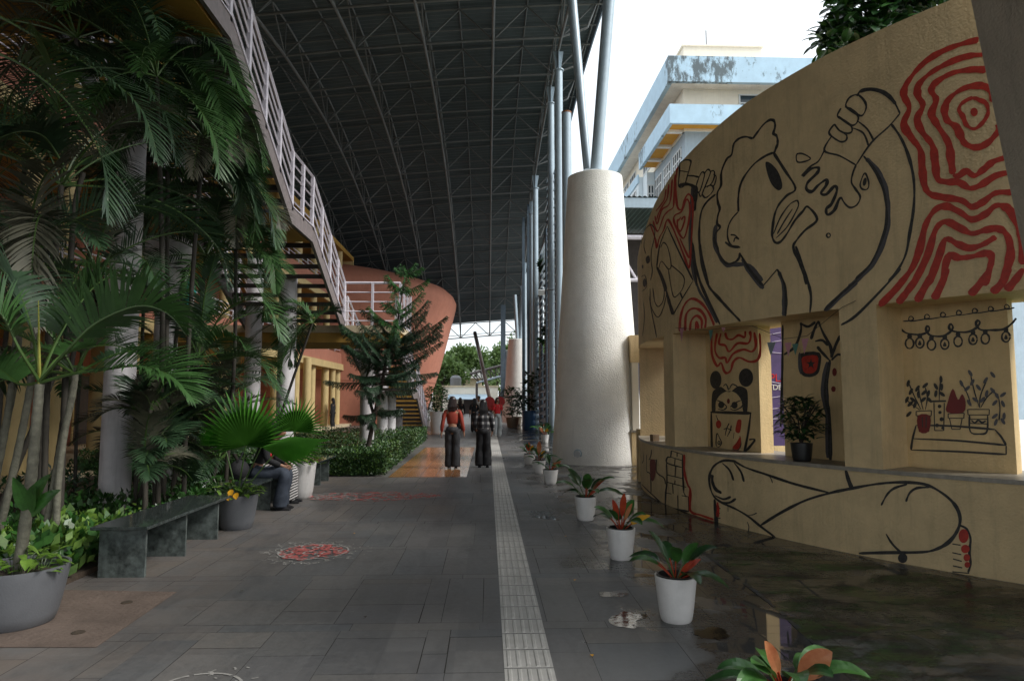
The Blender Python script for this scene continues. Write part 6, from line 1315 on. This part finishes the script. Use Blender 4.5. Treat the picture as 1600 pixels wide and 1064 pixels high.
for k, z in enumerate(zz):
    for y in (50.6, 53.5, 56.4): window(XB+1.58, y, z, 2.2, 2.1, 'x', 4)
    for y in (61.4, 65, 68.6): window(XB+.48, y, z, 2.4, 2.1, 'x', 3)
    window(XB+.98, 58.98, z-.2, .5, 2.0, 'y', 2)
    for x in (5, 9): window(XB+x, Yb_+1.58, z, 2.4, 1.9, 'y', 3)
for y in (52, 60, 66, 69.5): window(XB+W1-.02, y, Z(162)-.6, 2.6, 1.6, 'x', 3)
p = aY(1155, 150, Yb_+W1); window(p.x, Yb_+W1-.02, Z(162)-.3, 3.2, 1.7, 'y', 2)
mb = MB()
for z in zz: mb.bb((XB+.4, 60.55, z+2.5), (XB+.55, YE-.4, z+3.3), 'blue_wall')
mb.build('floor_band', fb_)
# green-roofed shed with white truss between the column and the mural wall
sh = thing('shed_roof', (9, 27, 0), 'low green sheet roof on white steel trusses between the big column and the mural wall', 'roof')
Ys = 25.0; z = aY(1000, 307, Ys).z
mb = MB(); vs = []; n = 150
for i in range(n+1):
    x = 4.6+i*.1
    vs += [(x, Ys, z+(.03 if i % 2 else -.03)), (x, Ys+14, z+.35+(.03 if i % 2 else -.03))]
mb.add(vs, [(2*i, 2*i+2, 2*i+3, 2*i+1) for i in range(n)], 'roof_green'); mb.build('roof_sheet', sh)
mb = MB(); mb.bb((4.6, Ys+.03, z-.42), (19.6, Ys+.12, z-.05), 'steel_blue'); mb.build('fascia', sh)
for yy in (Ys+.5,):
    mb = MB(); za, zb = z-1.45, z-3.1; mb.tube([(4.6, yy, za), (19.6, yy, za)], .09, 'rail_white', 8); mb.tube([(4.6, yy, zb), (19.6, yy, zb)], .07, 'rail_white', 8)
    for i in range(8): mb.tube([(4.7+1.9*i, yy, za), (5.65+1.9*i, yy, zb)], .055, 'rail_white', 6); mb.tube([(6.6+1.9*i, yy, za), (5.65+1.9*i, yy, zb)], .055, 'rail_white', 6)
    mb.build('truss', sh)
mb = MB(); mb.bb((4.6, Ys+5.8, 0), (19.6, Ys+6, z), 'steel_dark'); mb.build('shaded_back_wall', sh)  # dark colour stands in for the shade beneath the shed roof
for x in (4.75, 19.4): mb = MB(); mb.tube([(x, Ys+.5, 0), (x, Ys+.5, z)], .1, 'rail_white', 10); mb.build('post', sh)
# cream porch with banners seen past the mural wall
Yp = 16.5; a = aY(985, 530, Yp); b_ = aY(1020, 566, Yp); po = thing('cream_porch', (a.x, Yp, 0), 'cream concrete frame just behind the left end of the mural wall', 'porch')
mb = MB(); mb.bb((a.x, Yp, b_.z), (a.x+7, Yp+.3, a.z+.1), 'plaster_yellow'); mb.build('lintel', po)
for px in (988, 1003.5): p = aY(px, 600, Yp); mb = MB(); mb.bb((p.x, Yp+.01, 0), (p.x+.16, Yp+.28, b_.z), 'cream_wall'); mb.build('post', po)
mb = MB(); mb.bb((a.x, Yp-.01, 0), (a.x+7, Yp+.22, .78), 'plaster_yellow'); mb.bb((a.x-.02, Yp-.03, .78), (a.x+7, Yp+.25, .83), 'stone_sill'); mb.build('low_wall', po)
p = aY(1004, 600, 18); mb = MB(); mb.bb((p.x-.3, 18, .75), (p.x+1.5, 18.03, 2.7), 'banner_navy'); mb.bb((p.x-.3, 18.03, 0), (p.x-.24, 18.08, 2.75), 'steel_dark'); tag(mb.build('navy_banner'), 'dark blue banner hanging behind the cream posts', 'banner')
# purple banner seen through the slot: letters readable as far as the slot shows them
Yq = 11.6; c = aY(1214, 600, Yq); s = Yq/FX
bn = thing('purple_banner', (c.x, Yq, 0), 'purple printed banner with red and white lettering seen through the slot in the mural wall', 'banner')
mb = MB(); mb.bb((c.x-1.6, Yq, c.z-1.05), (c.x+.9, Yq+.02, c.z+.98), 'banner_purple'); mb.build('cloth', bn)
mb = MB(); mb.bb((c.x-1.62, Yq+.02, 0), (c.x-1.56, Yq+.06, c.z+1.0), 'steel_dark'); mb.bb((c.x+.86, Yq+.02, 0), (c.x+.92, Yq+.06, c.z+1.0), 'steel_dark'); mb.build('frame', bn)
mb = MB(); rd = random.Random(2)
for py in (548, 560, 572, 578, 640, 652, 664, 540): z = aY(1214, py, Yq).z; mb.prism([(c.x-1.5, Yq-.004, z), (c.x+.8, Yq-.004, z+rd.uniform(-.35, .35)), (c.x+.8, Yq-.004, z+.01+rd.uniform(-.02, .02)), (c.x-1.5, Yq-.004, z+.012)], (0, .003, 0), 'banner_line') if False else mb.bar((c.x-1.5, Yq-.006, z), (c.x+.8, Yq-.006, z+rd.uniform(-.5, .5)), .008, 'banner_line')
mb.build('printed_lines', bn)
def text(s_, loc, size, k, parent, name, rot=(math.pi/2, 0, 0), ext=.002, align='LEFT'):
    cu = bpy.data.curves.new(name, 'FONT'); cu.body = s_; cu.size = size; cu.extrude = ext; cu.align_x = align; o = bpy.data.objects.new(name, cu); COL.objects.link(o); o.location = loc; o.rotation_euler = rot
    bpy.context.view_layer.update(); me = bpy.data.meshes.new_from_object(o.evaluated_get(bpy.context.evaluated_depsgraph_get())); bpy.data.objects.remove(o)
    me.materials.clear(); me.materials.append(M[k]); m = bpy.data.objects.new(name, me); COL.objects.link(m); m.matrix_world = Matrix.Translation(loc) @ Matrix.Rotation(rot[2], 4, 'Z') @ Matrix.Rotation(rot[0], 4, 'X')
    if parent: attach(m, parent)
    return m
p = aY(1202, 596, Yq); text('PLA', (p.x, Yq-.008, p.z), .19, 'cloth_red', bn, 'lettering'); p = aY(1207, 609, Yq); text('DESI', (p.x, Yq-.008, p.z), .13, 'cloth_white', bn, 'lettering')
# added light-bouncing yard floor and pale things behind the slot
M['yard_bounce_pale'] = mat('yard_bounce_pale', (.62, .60, .55), .9, .12, .6, stain=.2)
mb = MB(); p = aY(1212, 680, 10.4); mb.bb((p.x-1.5, 13.2, 0), (p.x+2.5, 13.4, 1.0), 'plaster_yellow'); tag(mb.build('yard_wall'), 'low yellow wall in the yard behind the slot of the mural wall', 'wall')
mb = MB(); mb.bb((4.95, 12.2, .006), (120, 130, .010), 'yard_bounce_pale'); struct(mb, 'yard_bounce_floor')  # pale sheet added to throw light up onto the soffits
mb = MB(); mb.bb((4.9, -3, .006), (30, 12.1, .012), 'grass') if 'grass' in M else None
M['grass'] = mat('grass', (.05, .13, .02), .9, .3, 3); mb.bb((6.5, -2, .006), (30, 12.1, .012), 'grass'); struct(mb, 'lawn')
# ================= FAR END OF THE WALKWAY =================
Yk = 72; a = aY(692, 603, Yk); b_ = aY(778, 618, Yk); k_ = thing('low_cream_building', (a.x, Yk, 0), 'low cream building with a pale blue sheet awning at the far end of the walkway', 'building')
mb = MB(); mb.bb((a.x, Yk, 0), (b_.x, Yk+8, a.z), 'cream_wall'); mb.build('wall', k_); mb = MB(); mb.bb((a.x-.1, Yk-.1, a.z-.12), (b_.x+.1, Yk+8.1, a.z+.05), 'plaster_pale'); mb.build('coping', k_)
mb = MB(); mb.prism([(a.x+.6, Yk-2.2, b_.z-.35), (a.x+.6, Yk-.02, b_.z+.15), (a.x+.6, Yk-.02, b_.z+.09), (a.x+.6, Yk-2.2, b_.z-.41)], (b_.x-a.x-1.6, 0, 0), 'sheet_blue'); mb.build('awning', k_)
mb = MB(); mb.bb((a.x+2.2, Yk-.04, 0), (a.x+3.6, Yk-.01, 1.5), 'steel_dark'); mb.build('door', k_)
w2 = thing('white_roof_building', (0, 92, 0), 'white flat-roofed building half hidden by the far trees', 'building'); p = aY(700, 577, 92); q = aY(752, 584, 92); mb = MB(); mb.bb((p.x-2, 92, 0), (q.x, 100, q.z-.6), 'plaster_pale'); mb.build('wall', w2); mb = MB(); mb.bb((p.x-2.5, 91.5, q.z-.6), (q.x+.6, 100.5, p.z), 'cloth_white'); mb.build('roof', w2)
# lattice footbridge / gantry
g = thing('lattice_gantry', (3, 62, 0), 'dark steel lattice gantry sloping across behind the far end of the walkway', 'gantry'); mb = MB(); A0, A1 = aY(735, 584, 64), aY(800, 567, 60); B0, B1 = aY(745, 598, 64), aY(800, 583, 60)
A1 = A0.lerp(A1, 2.2); B1 = B0.lerp(B1, 2.2); mb.tube([A0, A1], .12, 'steel_dark', 6); mb.tube([B0, B1], .1, 'steel_blue', 6); n = 18
for i in range(n): mb.tube([A0.lerp(A1, i/n), B0.lerp(B1, (i+.5)/n)], .05, 'steel_dark', 5); mb.tube([B0.lerp(B1, (i+.5)/n), A0.lerp(A1, (i+1)/n)], .05, 'steel_dark', 5)
mb.build('lattice', g); mb = MB(); mb.tube([(B0.x, B0.y, 0), tuple(B0)], .12, 'steel_dark', 8); mb.build('leg', g); mb = MB(); mb.tube([(B1.x, B1.y, 0), tuple(B1)], .12, 'steel_dark', 8); mb.build('leg', g)
tk = thing('water_tank', (0, 76, 0), 'round dark water tank on the roof of the low cream building', 'tank'); p = aY(712, 599, 76); mb = MB(); mb.lathe([(.6, 0), (.62, .1), (.62, .9), (.4, 1.15), (.15, 1.2)], (p.x, 76, a.z+.05), 'pot_grey', 20); mb.build('drum', tk, True); mb = MB(); mb.lathe([(.18, 1.2), (.18, 1.26)], (p.x, 76, a.z+.05), 'steel_dark', 16); mb.build('lid', tk)
# ================= TREES =================
def tree(x, y, h, r, label, k='tree_far', n=2600, size=.45, seed=0, trunk=.2, zc=None, sq=.62, name='broadleaf_tree', group='trees beyond the roof', nb=9):
    t = thing(name, (x, y, 0), label, 'tree', group); rd = random.Random(seed); mb = MB(); zc = zc or h-r*sq
    mb.tube([(x, y, 0), (x+.1*r, y, zc*.5), (x, y, zc)], [trunk, trunk*.8, trunk*.5], 'bark', 8); C_ = []
    for i in range(nb*3):
        a = rd.uniform(0, 6.28); e = rd.uniform(-.6, 1.3); q = r*rd.uniform(.45, .85); c = V((x+q*math.cos(a)*math.cos(e), y+q*math.sin(a)*math.cos(e), zc+q*sq*math.sin(e))); C_.append((c, r*rd.uniform(.18, .36)))
        if i < nb: mb.tube([(x, y, zc*.75), V((x, y, zc)).lerp(c, .5)+V((0, 0, .1)), c], [trunk*.4, trunk*.25, .02], 'bark', 5)
    mb.build('trunk', t, True); mb = MB()
    for i in range(n):
        c, q = C_[i % len(C_)]; d = V((rd.gauss(0, 1), rd.gauss(0, 1), rd.gauss(0, .7))); d = d.normalized()*q*rd.uniform(.4, 1.1); p = c+d; o = (d.normalized()+V((rd.uniform(-.8, .8), rd.uniform(-.8, .8), rd.uniform(-.5, .8)))).normalized()*size*rd.uniform(.6, 1.2); s_ = o.cross(V((rd.uniform(-1, 1), rd.uniform(-1, 1), rd.uniform(-1, 1)))).normalized()*size*.3
        mb.add([p, p+o*.45-s_, p+o, p+o*.45+s_], [(0, 1, 2, 3)], k)
    mb.build('crown', t); return t
for i, (px, py, Y, r, lb, k) in enumerate([(722, 566, 84, 3.0, 'light green layered tree left of the leaning strut', 'tree_far'), (690, 585, 80, 3.2, 'bright green tree beside the terracotta drum', 'tree_far'), (790, 562, 88, 2.6, 'small rounded tree right of the leaning strut', 'tree_far'),
        (735, 592, 100, 6, 'broad tree low behind the cream building', 'tree_far'), (775, 590, 100, 6.5, 'wide tree behind the lattice gantry', 'tree_far'), (826, 570, 80, 5.5, 'tree filling the gap between the far steel columns', 'tree_far'), (668, 598, 90, 5, 'tree seen past the edge of the terracotta drum', 'tree_far'), (700, 600, 110, 8, 'distant tree mass behind the white roof', 'tree_far')]):
    p = aY(px, py, Y); tree(p.x, Y, p.z+r*.4, r, lb, k, 2600 if i < 4 else 1700, .5, i+1, zc=p.z)
for i, (px, py, Y, r, lb) in enumerate([(851, 520, 31, .55, 'dark leafy climber hanging between the louvre screens'), (838, 418, 33, .3, 'small dark bough high up beside the halfway steel column'), (842, 590, 36, 1.3, 'dark bush behind the short peach wall')]):
    p = aY(px, py, Y); tree(p.x+.4, Y, p.z, r, lb, 'leaf_dark', 700, .24, 40+i, .07, zc=p.z, sq=1.1)
# broad-leaved tree above the mural wall
t = thing('broadleaf_tree', (6.6, 9.5, 0), 'broad-leaved tree whose dark leaves hang over the top of the mural wall', 'tree', 'trees beyond the roof'); c = aY(1400, 0, 9.2); mb = MB(); mb.tube([(6.8, 9.8, 0), (6.7, 9.7, 3), tuple(c+V((.6, .3, 0)))], [.16, .13, .06], 'bark', 10)
rd = random.Random(9); cr = MB()
for i in range(26):
    e = aY(rd.uniform(1300, 1500), rd.uniform(-150, 40), rd.uniform(8.6, 10.2)); mb.tube([c+V((.6, .3, -.2)), (c+e)/2+V((0, 0, .15)), e], [.035, .02, .008], 'bark', 5)
mb.build('trunk', t, True)
BL = [(1300, 42), (1292, 62), (1310, 20), (1305, 70), (1325, 50), (1340, 30), (1350, 55), (1330, 8), (1365, 30), (1380, 10), (1395, 25), (1410, 8), (1370, 48), (1430, 2), (1318, -12), (1350, -5), (1400, -10), (1445, -12), (1460, -25)]
for i in range(1900):
    if i < 900: b = BL[i % len(BL)]; px, py = b[0]+rd.gauss(0, 11), b[1]+rd.gauss(0, 9)
    else: px, py = rd.uniform(1310, 1560), rd.uniform(-330, 0)
    p = aY(px, py, rd.uniform(8.7, 10.0)); a = rd.uniform(0, 6.28); d = V((math.cos(a), math.sin(a)*.6, rd.uniform(-.9, .3))).normalized()*rd.uniform(.16, .27); broad(cr, p, p+d, .065, 'leaf_green' if rd.random() < .35 else 'leaf_dark', V((0, -.6, 1)), .06, None, 0, .2)
cr.build('crown', t)
# small fittings of the walkway: pipes, signs of use
mb = MB()
for i, (x, y) in enumerate([(-.9, 5.2), (.75, 6.1), (-1.6, 8.3), (-.3, 9.7), (.9, 8.0), (-2.0, 5.9), (.65, 4.4), (-1.2, 12.1), (1.9, 5.6), (2.1, 7.9)]):
    r = random.Random(i); a = r.uniform(0, 6); broad(mb, (x, y, .006), (x+.05*math.cos(a), y+.05*math.sin(a), .012), .011, r.choice(['leaf_yellow', 'bark', 'leaf_palm_grey']), sag=.1)
tag(mb.build('fallen_leaves'), 'a few small dry leaves scattered over the walkway paving', 'leaf litter', kind='stuff')
